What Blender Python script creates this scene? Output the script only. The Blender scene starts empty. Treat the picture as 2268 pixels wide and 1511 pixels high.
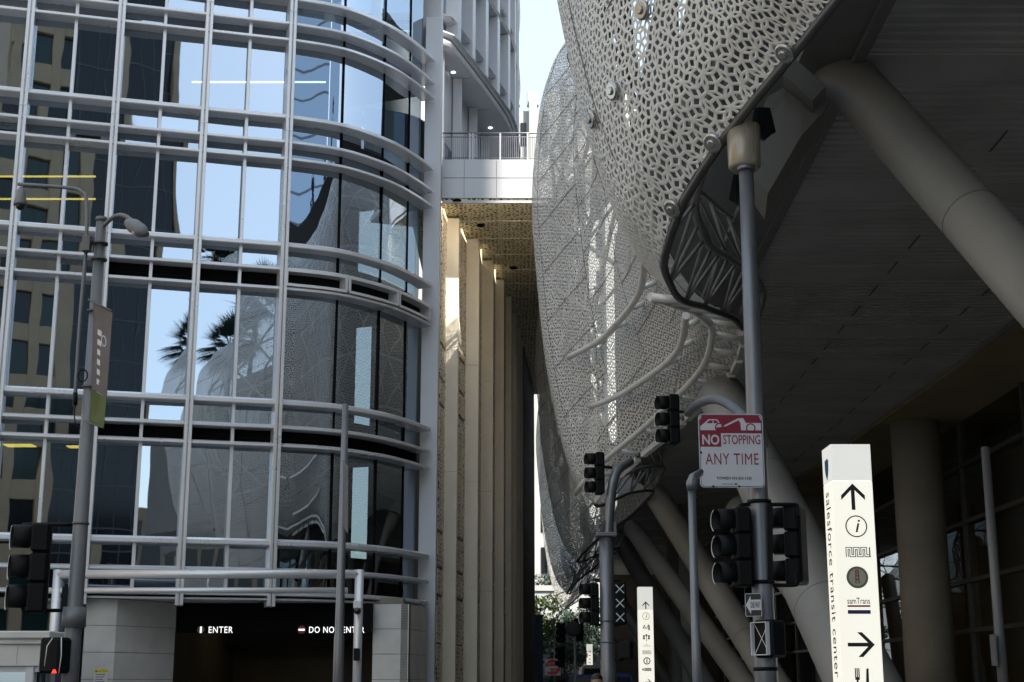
import bpy, math, random
import numpy as np
from mathutils import Vector as V, Matrix
random.seed(7); np.random.seed(7)
sc = bpy.context.scene
COL = sc.collection
# ------------------------------------------------------------------ camera geometry (photo pixels -> street points)
F = 3200.0; TH = math.radians(13.3); CH = 1.6
def at(px, py, Y):
    xc = (px-1134)/F; yc = -(py-755.5)/F
    k = Y/(math.cos(TH)-yc*math.sin(TH))
    return V((xc*k, Y, CH+k*(math.sin(TH)+yc*math.cos(TH))))
# ------------------------------------------------------------------ materials
def nodes(m):
    m.use_nodes = True
    return m.node_tree.nodes, m.node_tree.links, m.node_tree.nodes.get('Principled BSDF')
def mat(name, col, rough=0.5, metal=0.0, var=0.12, scale=3.0, bump=0.0, bscale=40.0, emit=0.0, spec=0.5, stretch=None):
    m = bpy.data.materials.new(name); N, L, B = nodes(m)
    B.inputs['Roughness'].default_value = rough; B.inputs['Metallic'].default_value = metal
    B.inputs['Specular IOR Level'].default_value = spec
    c = (*col, 1)
    if var > 0:
        tc = N.new('ShaderNodeTexCoord'); no = N.new('ShaderNodeTexNoise'); no.inputs['Scale'].default_value = scale
        no.inputs['Detail'].default_value = 6
        if stretch:
            mp = N.new('ShaderNodeMapping'); mp.inputs['Scale'].default_value = stretch
            L.new(tc.outputs['Object'], mp.inputs[0]); L.new(mp.outputs[0], no.inputs['Vector'])
        else: L.new(tc.outputs['Object'], no.inputs['Vector'])
        r = N.new('ShaderNodeValToRGB'); e = r.color_ramp.elements
        e[0].position = .3; e[1].position = .72
        e[0].color = (*[x*(1-var) for x in col], 1); e[1].color = (*[min(1, x*(1+var*.6)) for x in col], 1)
        L.new(no.outputs['Fac'], r.inputs[0]); L.new(r.outputs[0], B.inputs['Base Color'])
        mm = N.new('ShaderNodeMapRange'); mm.inputs['To Min'].default_value = max(0, rough-.1); mm.inputs['To Max'].default_value = min(1, rough+.1)
        L.new(no.outputs['Fac'], mm.inputs[0]); L.new(mm.outputs[0], B.inputs['Roughness'])
    else: B.inputs['Base Color'].default_value = c
    if bump > 0:
        tc = N.new('ShaderNodeTexCoord'); no2 = N.new('ShaderNodeTexNoise'); no2.inputs['Scale'].default_value = bscale
        b = N.new('ShaderNodeBump'); b.inputs['Strength'].default_value = bump; b.inputs['Distance'].default_value = .01
        L.new(tc.outputs['Object'], no2.inputs['Vector']); L.new(no2.outputs['Fac'], b.inputs['Height']); L.new(b.outputs[0], B.inputs['Normal'])
    if emit > 0:
        B.inputs['Emission Color'].default_value = c; B.inputs['Emission Strength'].default_value = emit
    return m
def glass_mat(name, tint, refl=.6, wob=.35, wscale=.5, trans=.25):
    m = bpy.data.materials.new(name); N, L, B = nodes(m); N.remove(B)
    out = N.get('Material Output')
    g = N.new('ShaderNodeBsdfGlossy'); g.inputs['Roughness'].default_value = .012; g.inputs['Color'].default_value = (.62, .73, .86, 1)
    t = N.new('ShaderNodeBsdfTransparent'); t.inputs['Color'].default_value = (trans*tint[0], trans*tint[1], trans*tint[2], 1)
    d = N.new('ShaderNodeBsdfDiffuse'); d.inputs['Color'].default_value = (.02, .025, .03, 1)
    tc = N.new('ShaderNodeTexCoord'); no = N.new('ShaderNodeTexNoise'); no.inputs['Scale'].default_value = wscale; no.inputs['Detail'].default_value = 1.5
    mp = N.new('ShaderNodeMapping'); mp.inputs['Scale'].default_value = (1, 1, .45)
    L.new(tc.outputs['Object'], mp.inputs[0]); L.new(mp.outputs[0], no.inputs['Vector'])
    b = N.new('ShaderNodeBump'); b.inputs['Strength'].default_value = wob; b.inputs['Distance'].default_value = .02
    L.new(no.outputs['Fac'], b.inputs['Height']); L.new(b.outputs[0], g.inputs['Normal'])
    a = N.new('ShaderNodeMixShader'); a.inputs[0].default_value = .12; L.new(t.outputs[0], a.inputs[1]); L.new(d.outputs[0], a.inputs[2])
    lw = N.new('ShaderNodeLayerWeight'); lw.inputs['Blend'].default_value = .35
    mr = N.new('ShaderNodeMapRange'); mr.inputs['To Min'].default_value = refl; mr.inputs['To Max'].default_value = 1
    L.new(lw.outputs['Fresnel'], mr.inputs[0])
    mx = N.new('ShaderNodeMixShader'); L.new(mr.outputs[0], mx.inputs[0]); L.new(a.outputs[0], mx.inputs[1]); L.new(g.outputs[0], mx.inputs[2])
    L.new(mx.outputs[0], out.inputs[0]); return m
def perf_mat(name, col, scale, hole=.34, dark=(.03, .025, .015), rough=.6):
    # sheet with punched slots: voronoi cells opened in their middles
    m = bpy.data.materials.new(name); N, L, B = nodes(m)
    tc = N.new('ShaderNodeTexCoord'); vo = N.new('ShaderNodeTexVoronoi'); vo.feature = 'DISTANCE_TO_EDGE'; vo.inputs['Scale'].default_value = scale
    vo.inputs['Randomness'].default_value = .75
    v2 = N.new('ShaderNodeTexVoronoi'); v2.inputs['Scale'].default_value = scale; v2.inputs['Randomness'].default_value = .75
    L.new(tc.outputs['Object'], vo.inputs['Vector']); L.new(tc.outputs['Object'], v2.inputs['Vector'])
    sp = N.new('ShaderNodeSeparateColor'); L.new(v2.outputs['Color'], sp.inputs[0])
    ad = N.new('ShaderNodeMath'); ad.operation = 'MULTIPLY_ADD'; ad.inputs[1].default_value = .16; ad.inputs[2].default_value = .15; L.new(sp.outputs[0], ad.inputs[0])
    gt = N.new('ShaderNodeMath'); gt.operation = 'GREATER_THAN'; L.new(vo.outputs['Distance'], gt.inputs[0]); L.new(ad.outputs[0], gt.inputs[1])
    mx = N.new('ShaderNodeMix'); mx.data_type = 'RGBA'; mx.inputs[6].default_value = (*col, 1); mx.inputs[7].default_value = (*dark, 1)
    L.new(gt.outputs[0], mx.inputs[0]); L.new(mx.outputs[2], B.inputs['Base Color']); B.inputs['Roughness'].default_value = rough
    return m
M = {}
M['white'] = mat('painted_aluminium', (.66, .66, .675), .30, .35, .06, .8)
M['whitepan'] = mat('white_panel', (.54, .54, .56), .5, 0, .06, .7, stretch=(1, 1, .3))
M['cream'] = mat('warm_bounce_precast', (.88, .81, .68), .6, 0, .08, 1.0, bump=.1, bscale=60)  # warmth of bounced light put into the base colour
M['stone'] = mat('pale_stone', (.58, .56, .53), .65, 0, .12, 1.5, bump=.15)
M['joint'] = mat('dark_joint', (.03, .03, .03), .8, 0, 0)
M['glass'] = glass_mat('reflective_glass', (.8, .95, 1), .50, .30, .6, .5)
M['glass_dark'] = glass_mat('spandrel_glass', (.5, .6, .7), .42, .2, .5, .15)
M['glass_term'] = glass_mat('terminal_glass', (.9, .85, .7), .05, .1, .4, .5)
M['louver'] = mat('black_louver', (.005, .005, .006), .8, 0, 0, spec=.1)
M['interior'] = mat('dim_interior', (.05, .05, .055), .9, 0, .1)
M['skin'] = mat('perforated_aluminium', (.84, .82, .79), .42, .05, .08, .25)
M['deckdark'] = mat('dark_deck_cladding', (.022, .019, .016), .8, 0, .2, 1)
M['seam'] = mat('panel_seam', (.22, .21, .20), .7, 0, 0)
M['tubewhite'] = mat('white_steel_tube', (.80, .78, .75), .35, .2, .08)
M['truss'] = mat('grey_truss_steel', (.30, .29, .275), .45, .3, .2, 4)
M['steel'] = mat('dark_steel', (.12, .115, .11), .45, .5, .2, 4)
M['disc'] = mat('cast_disc', (.5, .49, .47), .25, .8, .1)
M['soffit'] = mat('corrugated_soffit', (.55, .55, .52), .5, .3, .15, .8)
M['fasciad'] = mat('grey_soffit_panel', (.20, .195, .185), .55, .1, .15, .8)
M['column'] = mat('painted_steel_column', (.29, .275, .25), .5, .05, .22, .5, stretch=(1, 1, .4))
M['concrete'] = mat('concrete_column', (.34, .32, .28), .7, 0, .14, .9, bump=.1)
M['soffperf'] = perf_mat('perforated_ceiling', (.90, .80, .55), 6.0)  # yellow tint of bounced light put into the soffit colour
M['screenperf'] = perf_mat('perforated_screen', (.74, .67, .53), 6.5)
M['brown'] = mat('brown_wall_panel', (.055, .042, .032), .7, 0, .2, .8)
M['galv'] = mat('galvanised_steel', (.22, .22, .235), .42, .6, .22, 7, stretch=(1, 1, .25))
M['polegrey'] = mat('grey_painted_pole', (.19, .19, .195), .5, .3, .2, 5, stretch=(1, 1, .2))
M['black'] = mat('black_housing', (.005, .005, .006), .6, 0, .15, 6, spec=.2)
M['lens'] = mat('dark_lens', (.02, .02, .02), .15, 0, 0)
M['rim'] = mat('pale_edge', (.75, .75, .75), .5, 0, 0)
M['signwhite'] = mat('sign_white', (.62, .61, .64), .35, 0, .04, 4)
M['signred'] = mat('sign_red', (.26, .008, .035), .4, 0, .1, 4)
M['signblack'] = mat('sign_black', (.012, .012, .012), .5, 0, 0)
M['asphalt'] = mat('asphalt', (.05, .05, .052), .85, 0, .25, 2, bump=.3)
M['bounce_ground'] = mat('pale_bounce_concrete', (.30, .285, .26), .85, 0, .12, .8)
M['paving'] = mat('sidewalk_paving', (.22, .21, .20), .8, 0, .15, 1.2, bump=.2)
M['lit'] = mat('lit_acrylic', (.80, .77, .67), .3, 0, 0, emit=.44)
M['litcap'] = mat('lit_cap_acrylic', (.75, .74, .69), .3, 0, 0, emit=.34)
M['litletter'] = mat('lit_letter', (1, 1, 1), .4, 0, 0, emit=.5)
M['tube_white'] = mat('white_lamp_tube', (.9, .95, 1), .4, 0, 0, emit=2.2)
M['tube_yellow'] = mat('yellow_lamp_tube', (1, .72, .12), .4, 0, 0, emit=1.5)
M['cove'] = mat('warm_cove_strip', (1, .84, .55), .4, 0, 0, emit=.8)
M['redlamp'] = mat('red_lamp', (1, .03, .02), .4, 0, 0, emit=1.2)
M['ink'] = mat('black_ink', (.015, .015, .013), .5, 0, 0)
M['inkblue'] = mat('blue_ink', (.02, .10, .22), .5, 0, 0)
M['navy'] = mat('navy_ink', (.03, .03, .16), .5, 0, 0)
M['inkred'] = mat('red_ink', (.38, .03, .03), .5, 0, 0)
M['olive'] = mat('olive_ink', (.22, .21, .15), .5, 0, 0)
M['khaki'] = mat('khaki_ink', (.55, .52, .38), .5, 0, 0)
M['tan'] = mat('tan_stone', (.40, .30, .19), .7, 0, .14, .6, bump=.1)
M['tandark'] = mat('dark_window', (.012, .014, .016), .12, 0, 0)
M['teal'] = mat('teal_window', (.018, .04, .038), .12, 0, 0)
M['mirrorglass'] = mat('mirror_glass', (.55, .62, .70), .06, .95, 0)
M['towerdark'] = mat('dark_tower_glass', (.012, .013, .018), .15, 0, .3, .2)
M['farwhite'] = mat('far_white_precast', (.40, .40, .39), .7, 0, .06, .3)
M['bluebld'] = mat('blue_metal_panel', (.16, .24, .36), .5, .2, .1, 1)
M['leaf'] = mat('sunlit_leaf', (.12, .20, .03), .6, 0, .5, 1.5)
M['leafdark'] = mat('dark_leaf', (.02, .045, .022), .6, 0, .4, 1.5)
M['bark'] = mat('bark', (.09, .065, .045), .9, 0, .3, 6)
M['brass'] = mat('brushed_lamp_drum', (.36, .31, .24), .3, .3, .05, 9, stretch=(8, 8, .4))
M['yellow'] = mat('caution_yellow', (.75, .62, .03), .5, 0, 0)
M['bannerg'] = mat('banner_grey', (.13, .115, .11), .7, 0, .25, 5)
M['bannergreen'] = mat('banner_green', (.09, .12, .03), .7, 0, .4, 6)
M['skintone'] = mat('skin_tone', (.35, .2, .13), .6, 0, .05)
M['hair'] = mat('dark_hair', (.012, .01, .008), .6, 0, .2, 20)
M['coat'] = mat('dark_coat', (.03, .03, .04), .8, 0, .1)
M['carblue'] = mat('blue_car_paint', (.03, .05, .22), .25, .3, .05)
M['carblack'] = mat('dark_car_paint', (.02, .02, .025), .2, .3, .05)
M['vanwhite'] = mat('white_van_paint', (.6, .6, .6), .3, .1, .05)
M['tyre'] = mat('tyre_rubber', (.015, .015, .015), .8, 0, .1)
# ------------------------------------------------------------------ mesh builder
class MB:
    def __init__(s): s.v = []; s.f = []; s.sm = []
    def add(s, vs, fs, smooth=False):
        b = len(s.v); s.v += [tuple(x) for x in vs]; s.f += [tuple(b+i for i in f) for f in fs]; s.sm += [smooth]*len(fs); return s
    def box(s, c, d, R=None, bev=0):
        x, y, z = d[0]/2, d[1]/2, d[2]/2
        if bev > 0:
            # chamfered box: 24 vertices
            vs, idx = [], {}
            for sx in (-1, 1):
                for sy in (-1, 1):
                    for sz in (-1, 1):
                        for a in range(3):
                            p = [sx*(x-bev), sy*(y-bev), sz*(z-bev)]; p[a] = (sx*x, sy*y, sz*z)[a]
                            idx[sx, sy, sz, a] = len(vs); vs.append(V(p))
            fs = []
            g = lambda a, b, c_, k: idx[a, b, c_, k]
            for q in (-1, 1):
                fs.append([g(q, -1, -1, 0), g(q, 1, -1, 0), g(q, 1, 1, 0), g(q, -1, 1, 0)])
                fs.append([g(-1, q, -1, 1), g(1, q, -1, 1), g(1, q, 1, 1), g(-1, q, 1, 1)])
                fs.append([g(-1, -1, q, 2), g(1, -1, q, 2), g(1, 1, q, 2), g(-1, 1, q, 2)])
            for a in (-1, 1):
                for b in (-1, 1):
                    fs.append([g(a, b, -1, 0), g(a, b, 1, 0), g(a, b, 1, 1), g(a, b, -1, 1)])
                    fs.append([g(a, -1, b, 0), g(a, 1, b, 0), g(a, 1, b, 2), g(a, -1, b, 2)])
                    fs.append([g(-1, a, b, 1), g(1, a, b, 1), g(1, a, b, 2), g(-1, a, b, 2)])
                    for k in (-1, 1): fs.append([g(a, b, k, 0), g(a, b, k, 1), g(a, b, k, 2)])
        else:
            vs = [V((a, b, k)) for a in (-x, x) for b in (-y, y) for k in (-z, z)]
            fs = [(0, 1, 3, 2), (4, 6, 7, 5), (0, 4, 5, 1), (2, 3, 7, 6), (0, 2, 6, 4), (1, 5, 7, 3)]
        c = V(c)
        vs = [(R @ p if R else p)+c for p in vs]
        return s.add(vs, fs)
    def bar(s, p, q, w, h=None, up=V((0, 0, 1)), bev=0):
        p, q = V(p), V(q); h = h or w; d = q-p; L = d.length
        if L < 1e-6: return s
        d.normalize()
        if abs(d.dot(up)) > .99: up = V((0, 1, 0))
        x = d.cross(up).normalized(); z = x.cross(d)
        R = Matrix((x, d, z)).transposed()
        return s.box((p+q)/2, (w, L, h), R, bev)
    def path(s, pts, r, n=10, cap=True, closed=False):
        pts = [V(p) for p in pts]; k = len(pts); rr = r if isinstance(r, (list, tuple)) else [r]*k
        vs = []; prev = None
        for i, p in enumerate(pts):
            d = (pts[min(i+1, k-1)]-pts[max(i-1, 0)])
            if closed: d = pts[(i+1) % k]-pts[i-1]
            d.normalize()
            if prev is None:
                u = V((0, 0, 1)) if abs(d.z) < .9 else V((0, 1, 0))
                a = d.cross(u).normalized()
            else: a = (prev-d*prev.dot(d)).normalized()
            prev = a; b = d.cross(a)
            for j in range(n):
                t = 2*math.pi*j/n; vs.append(p+a*(math.cos(t)*rr[i])+b*(math.sin(t)*rr[i]))
        fs = []
        for i in range(k if closed else k-1):
            i2 = (i+1) % k
            for j in range(n): fs.append((i*n+j, i*n+(j+1) % n, i2*n+(j+1) % n, i2*n+j))
        s.add(vs, fs, True)
        if cap and not closed:
            b = len(s.v)-len(vs)
            s.f.append(tuple(b+j for j in range(n))[::-1]); s.sm.append(False)
            s.f.append(tuple(b+(k-1)*n+j for j in range(n))); s.sm.append(False)
        return s
    def tube(s, p, q, r, n=10, r2=None): return s.path([p, q], [r, r2 if r2 else r], n)
    def sphere(s, c, r, n=12, m=8, sc_=(1, 1, 1)):
        vs = []; fs = []
        for i in range(m+1):
            t = math.pi*i/m
            for j in range(n):
                a = 2*math.pi*j/n
                vs.append(V(c)+V((math.sin(t)*math.cos(a)*r*sc_[0], math.sin(t)*math.sin(a)*r*sc_[1], math.cos(t)*r*sc_[2])))
        for i in range(m):
            for j in range(n): fs.append((i*n+j, (i+1)*n+j, (i+1)*n+(j+1) % n, i*n+(j+1) % n))
        return s.add(vs, fs, True)
    def prism(s, poly, ext):
        n = len(poly); ext = V(ext); vs = [V(p) for p in poly]+[V(p)+ext for p in poly]
        fs = [tuple(range(n))[::-1], tuple(range(n, 2*n))]+[(i, (i+1) % n, n+(i+1) % n, n+i) for i in range(n)]
        return s.add(vs, fs)
    def sweep(s, curve, prof, close=True):
        """curve: [(point, outward normal)], prof: [(out, z)] closed loop"""
        n = len(prof); vs = []
        for p, nn in curve:
            for o, z in prof: vs.append(V((p[0]+nn[0]*o, p[1]+nn[1]*o, z)))
        fs = []
        for i in range(len(curve)-1):
            for j in range(n): fs.append((i*n+j, i*n+(j+1) % n, (i+1)*n+(j+1) % n, (i+1)*n+j))
        fs.append(tuple(range(n))[::-1]); fs.append(tuple((len(curve)-1)*n+j for j in range(n)))
        return s.add(vs, fs)
    def flat(s, fr, pts, th=.004):
        """a thin raised shape on a face; fr = (origin, right, up, outward)"""
        o, r, u, w = fr
        return s.prism([o+r*x+u*y for x, y in pts], w*th)
    def stroke(s, fr, pts, w, closed=False, th=.004):
        P = list(pts)+([pts[0]] if closed else [])
        for (x0, y0), (x1, y1) in zip(P[:-1], P[1:]):
            dx, dy = x1-x0, y1-y0; L = math.hypot(dx, dy)
            if L < 1e-9: continue
            ex, ey = dx/L*w*.3, dy/L*w*.3; nx, ny = -dy/L*w/2, dx/L*w/2
            s.flat(fr, [(x0-ex+nx, y0-ey+ny), (x0-ex-nx, y0-ey-ny), (x1+ex-nx, y1+ey-ny), (x1+ex+nx, y1+ey+ny)], th*(1+.02*random.random()))
        return s
    def disc(s, fr, c, r, n=28, th=.004): return s.flat(fr, [(c[0]+r*math.cos(2*math.pi*i/n), c[1]+r*math.sin(2*math.pi*i/n)) for i in range(n)], th)
    def ring(s, fr, c, r, w, n=28, th=.004):
        return s.stroke(fr, [(c[0]+r*math.cos(2*math.pi*i/n), c[1]+r*math.sin(2*math.pi*i/n)) for i in range(n)], w, True, th)
    def text(s, fr, body, size, pos, align='CENTER', th=.003, bold=0.0, sx=1.0, shear=0.0, rot=0.0, space=1.0, fit=None):
        cu = bpy.data.curves.new('t', 'FONT'); cu.body = body; cu.size = size; cu.align_x = align; cu.align_y = 'CENTER'
        cu.offset = bold; cu.shear = shear; cu.space_character = space; cu.resolution_u = 3
        ob = bpy.data.objects.new('t', cu); COL.objects.link(ob)
        dg = bpy.context.evaluated_depsgraph_get(); me = bpy.data.meshes.new_from_object(ob.evaluated_get(dg))
        o, r, u, w = fr; ca, sa = math.cos(rot), math.sin(rot)
        vs = []
        if fit:
            xs_ = [v.co.x for v in me.vertices]; ys_ = [v.co.y for v in me.vertices]; sx = fit[0]/(max(xs_)-min(xs_)); sy = fit[1]/(max(ys_)-min(ys_)) if fit[1] else sx
            cx_, cy_ = (max(xs_)+min(xs_))/2, (max(ys_)+min(ys_))/2
            for v in me.vertices: v.co.x -= cx_; v.co.y = (v.co.y-cy_)*sy
        for v in me.vertices:
            x, y = v.co.x*sx, v.co.y; x, y = x*ca-y*sa, x*sa+y*ca
            vs.append(o+r*(x+pos[0])+u*(y+pos[1])+w*th)
        s.add(vs, [tuple(p.vertices) for p in me.polygons])
        bpy.data.objects.remove(ob); bpy.data.curves.remove(cu); bpy.data.meshes.remove(me); return s
    def build(s, name, m, parent=None):
        org = V((0, 0, 0)); p = parent
        while p: org += p.location; p = p.parent
        me = bpy.data.meshes.new(name); me.from_pydata([tuple(V(x)-org) for x in s.v], [], s.f)
        me.polygons.foreach_set('use_smooth', s.sm); me.materials.append(m); me.update()
        import bmesh
        bm = bmesh.new(); bm.from_mesh(me); bmesh.ops.recalc_face_normals(bm, faces=bm.faces); bm.to_mesh(me); bm.free()
        o = bpy.data.objects.new(name, me); COL.objects.link(o); o.parent = parent; return o
def thing(name, label, cat, loc=(0, 0, 0), group=None):
    o = bpy.data.objects.new(name, None); COL.objects.link(o); o.location = loc; o.empty_display_size = .2
    o['label'] = label; o['category'] = cat
    if group: o['group'] = group
    return o
def tag(o, label, cat, group=None):
    o['label'] = label; o['category'] = cat
    if group: o['group'] = group
    return o
def struct(o): o['kind'] = 'structure'; return o
def copy_tree(o, parent=None):
    c = o.copy(); COL.objects.link(c); c.parent = parent
    for ch in list(o.children): copy_tree(ch, c)
    return c
def frame(o, r, w):
    r = V(r).normalized(); w = V(w).normalized(); u = w.cross(r)
    return (V(o), r, u, w)
def spline(pts, n=8):
    """Catmull-Rom through 3D points"""
    P = [V(p) for p in pts]; out = []
    for i in range(len(P)-1):
        a, b, c, d = P[max(i-1, 0)], P[i], P[i+1], P[min(i+2, len(P)-1)]
        for k in range(n):
            t = k/n
            out.append(.5*((2*b)+(c-a)*t+(2*a-5*b+4*c-d)*t*t+(3*b-a-3*c+d)*t**3))
    return out+[P[-1]]
# ------------------------------------------------------------------ setting: ground
g = MB(); g.box((0, 60, -.5), (1600, 1600, 1.0)); struct(g.build('ground', M['asphalt']))
g = MB(); g.box((16, 45, .065), (26, 160, .13), bev=.02); struct(g.build('sidewalk', M['paving']))
g = MB(); g.box((-14, 42.2, .065), (30, 9, .13), bev=.02); struct(g.build('sidewalk', M['paving']))
g = MB(); g.box((-55, 5, .06), (76, 62, .12), bev=.02); struct(g.build('bounce_ground', M['bounce_ground']))  # pale slab out of view, added to bounce sunlight onto the skin
g = MB(); g.box((-4, -10, .01), (25.9, 29.9, .03)); struct(g.build('bounce_slab', M['paving']))  # slab added around and behind the camera to bounce sunlight forward
# ================================================================== PODIUM BUILDING (left)
pod = thing('podium_building', 'curved corner podium of reflective glass with white sunshade ledges above a garage entrance', 'building', (-8, 46, 0))
SL = 2.2/8.1
def flatpt(x): return (x, 45.7+(x+7.33)*SL)
ctrl = [flatpt(x) for x in (-30, -26, -22, -18, -14, -11, -9, -7.9)]+[(-7.33, 45.72), (-5.71, 46.45), (-4.3, 47.9), (-3.45, 49.4), (-2.9, 50.75)]
cs = spline([V((x, y, 0)) for x, y in ctrl], 6)
def curve_normals(c):
    out = []
    for i, p in enumerate(c):
        d = c[min(i+1, len(c)-1)]-c[max(i-1, 0)]; d.normalize(); out.append((p, V((d.y, -d.x, 0))))
    return out
CN = curve_normals(cs)          # outer face of the ledges, with outward normals
acc = [0.0]
for a, b in zip(cs[:-1], cs[1:]): acc.append(acc[-1]+(b-a).length)
def on_curve(s):
    for i in range(len(acc)-1):
        if acc[i+1] >= s or i == len(acc)-2:
            t = (s-acc[i])/(acc[i+1]-acc[i]); p = cs[i].lerp(cs[i+1], t); n = CN[i][1].lerp(CN[i+1][1], t).normalized(); return p, n
def s_of_x(x):
    for i in range(len(cs)-1):
        if cs[i+1].x >= x: return acc[i]+(acc[i+1]-acc[i])*(x-cs[i].x)/(cs[i+1].x-cs[i].x)
    return acc[-1]
def seg(s0, s1, n=1):
    return [on_curve(s0+(s1-s0)*i/n) for i in range(n+1)]
XM = [-26.6, -23.85, -21.1, -18.4, -15.7, -12.95, -10.2, -7.5]         # main mullions
SE = acc[-1]
S_main = [s_of_x(x) for x in XM]
S_curve = [s_of_x(-5.55), s_of_x(-4.15), s_of_x(-3.3)]
DEP = .55
FL = [(4.3, 3.43, 2.70), (8.8, 7.99, 7.40), (14.1, 13.27, 12.60), (18.6, 17.7, 17.1), (22.95, 22.0, 21.4), (27.4, 26.5, 25.9)]
FL = [tuple(CH+z for z in f) for f in FL]
s_left, s_right = S_main[0], SE
curve_all = [on_curve(s_left+(s_right-s_left)*i/110) for i in range(111)]
for k, f in enumerate(FL):
    for j, z in enumerate(f):
        h = (.21, .15, .15)[j]
        m = MB()
        pr = [(-DEP, z-h*.5), (-.03, z-h*.5), (0, z-h*.38), (.0, z+h*.12), (-.16, z+h*.5), (-DEP, z+h*.5)]
        m.sweep(curve_all, pr); m.build('sunshade', M['white'], pod)
ZT = 31.5
for s in S_main:
    p, n = on_curve(s); m = MB(); d = V((-n.y, n.x, 0)); R = Matrix((d, -n, V((0, 0, 1)))).transposed()
    zb = 0.1 if s <= s_of_x(-13.5) and s > s_of_x(-16) else 3.9
    for sd in (-1, 1):
        m.box(p+d*(sd*.07)-n*(.24)+V((0, 0, (zb+ZT)/2)), (.10, .62, ZT-zb), R, .01)
    m.box(p-n*.3+V((0, 0, (zb+ZT)/2)), (.05, .5, ZT-zb-.02), R)
    for f in FL: m.box(p+n*.075+V((0, 0, f[0]-.55)), (.25, .02, .02), R)
    m.build('mullion', M['white'], pod)
rows = []
for k, f in enumerate(FL):
    if k+1 < len(FL): rows.append(('vision_pane', f[0], FL[k+1][2], k))
    rows.append(('spandrel_pane', f[1], f[0], k)); rows.append(('lower_spandrel', f[2], f[1], k))  # third row is the lower spandrels: mostly glass, black louvers in some bays
bounds = []
for a, b in zip(S_main[1:-1], S_main[2:]):
    bounds += [(a, (a+b)/2, 1), ((a+b)/2, b, 1)]
bounds += [(S_main[-1], S_curve[0], 16), (S_curve[0], S_curve[1], 16), (S_curve[1], S_curve[2], 12), (S_curve[2], SE, 12)]
for i, (a, b, nseg) in enumerate(bounds):
    if i % 2 == 0 and i < len(bounds)-4:            # half mullion between the two panes of a bay
        p, n = on_curve(b); m = MB(); d = V((-n.y, n.x, 0)); R = Matrix((d, -n, V((0, 0, 1)))).transposed()
        zb = FL[0][2]
        m.box(p-n*.36+V((0, 0, (zb+ZT)/2)), (.11, .30, ZT-zb), R, .01); m.build('mullion', M['white'], pod)
    if i >= len(bounds)-4:
        p, n = on_curve(a); m = MB(); d = V((-n.y, n.x, 0)); R = Matrix((d, -n, V((0, 0, 1)))).transposed()
        if i > len(bounds)-4: m.box(p-n*.53+V((0, 0, (FL[0][2]+ZT)/2)), (.05, .06, ZT-FL[0][2]), R); m.build('glazing_joint', M['louver'], pod)
    for name, z0, z1, k in rows:
        if name == 'vision_pane': mt = M['glass']
        elif name == 'spandrel_pane': mt = M['glass']
        else: mt = M['louver'] if (k in (1, 2) and i >= 8) else M['glass_dark']
        m = MB(); cv = seg(a, b, nseg); tilt = random.uniform(-.016, .016); tz = random.uniform(-.018, .018)
        vs = []; nn = len(cv)
        for j, (p, n) in enumerate(cv):
            t = (j/(nn-1)-.5)*2
            for z, q in ((z0, -1), (z1, 1)):
                off = -DEP+tilt*t+tz*q
                vs.append((p.x+n.x*off, p.y+n.y*off, z))
        fs = []
        for j in range(nn-1):
            b0, b1 = j*2, (j+1)*2
            fs += [(b0, b1, b1+1, b0+1)]
        if name == 'lower_spandrel' and mt is M['louver']:
            m.add(vs, fs)
            for q in range(4):
                zz = z0+.1+(z1-z0-.15)*q/4
                m.sweep(cv, [(-DEP+.01, zz), (-DEP+.06, zz+.01), (-DEP+.06, zz+.03), (-DEP+.01, zz+.03)])
        else: m.add(vs, fs, True)
        if z1 > z0: m.build(name, mt, pod)
# projecting vent boxes on the curve below the third ledge
for a, b in ((S_main[-1]+.1, S_curve[0]+.0), (S_curve[0]+.12, S_curve[1]+.3), (S_curve[1]+.42, SE-.3)):
    zt, zb = FL[2][1]-.08, FL[2][2]+.10
    m = MB(); cv = seg(a, b, 6)
    for z in (zt-.04, zb-.04): m.sweep(cv, [(-.4, z), (.06, z), (.06, z+.09), (-.4, z+.09)])
    for (p, n) in (cv[0], cv[-1]):
        d = V((-n.y, n.x, 0)); R = Matrix((d, -n, V((0, 0, 1)))).transposed(); m.box(p-n*.15+V((0, 0, (zt+zb)/2)), (.09, .43, zt-zb-.02), R)
    vb = m.build('vent_frame', M['white'], pod)
    m = MB(); m.sweep(cv, [(-.36, zb+.05), (-.33, zb+.05), (-.33, zt-.05), (-.36, zt-.05)]); m.build('vent_opening', M['louver'], vb)
# interior behind the glass
m = MB()
inner = [on_curve(s_left+(SE-s_left)*i/40) for i in range(41)]
for f in FL:
    m.sweep(inner, [(-9, f[2]+.15), (-DEP-.25, f[2]+.15), (-DEP-.25, f[0]-.3), (-9, f[0]-.3)])
m.sweep([on_curve(s_left+(s_of_x(-6)-s_left)*i/20) for i in range(21)], [(-7.2, 3.9), (-7, 3.9), (-7, ZT), (-7.2, ZT)])
m.box((-21, 54, 2.2), (19, .3, 4.2)); m.box((-13.5, 58.5, 17), (14, .3, 28)); m.build('interior_floor', M['interior'], pod)
def lamp_line(pa, pb, y, mtn, off):
    a = at(pa, y, 46.5-off); b = at(pb, y, 47-off)
    m = MB(); m.bar(a, b, .05, .05); m.build('ceiling_lamp', M[mtn], pod)
lamp_line(425, 722, 182, 'tube_white', -1.2)
for yy, x0 in ((391, -60), (441, -60)): lamp_line(x0, 212, yy, 'tube_yellow', .9)
m = MB(); a, b = at(28, 982, 45.2), at(60, 992, 45.2); m.box((a+b)/2, (.9, .5, .03)); m.build('ceiling_lamp', M['tube_yellow'], pod)
m = MB(); a = at(165, 990, 45.4); m.box(a, (.4, .4, .03)); m.build('ceiling_lamp', M['tube_yellow'], pod)
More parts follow.
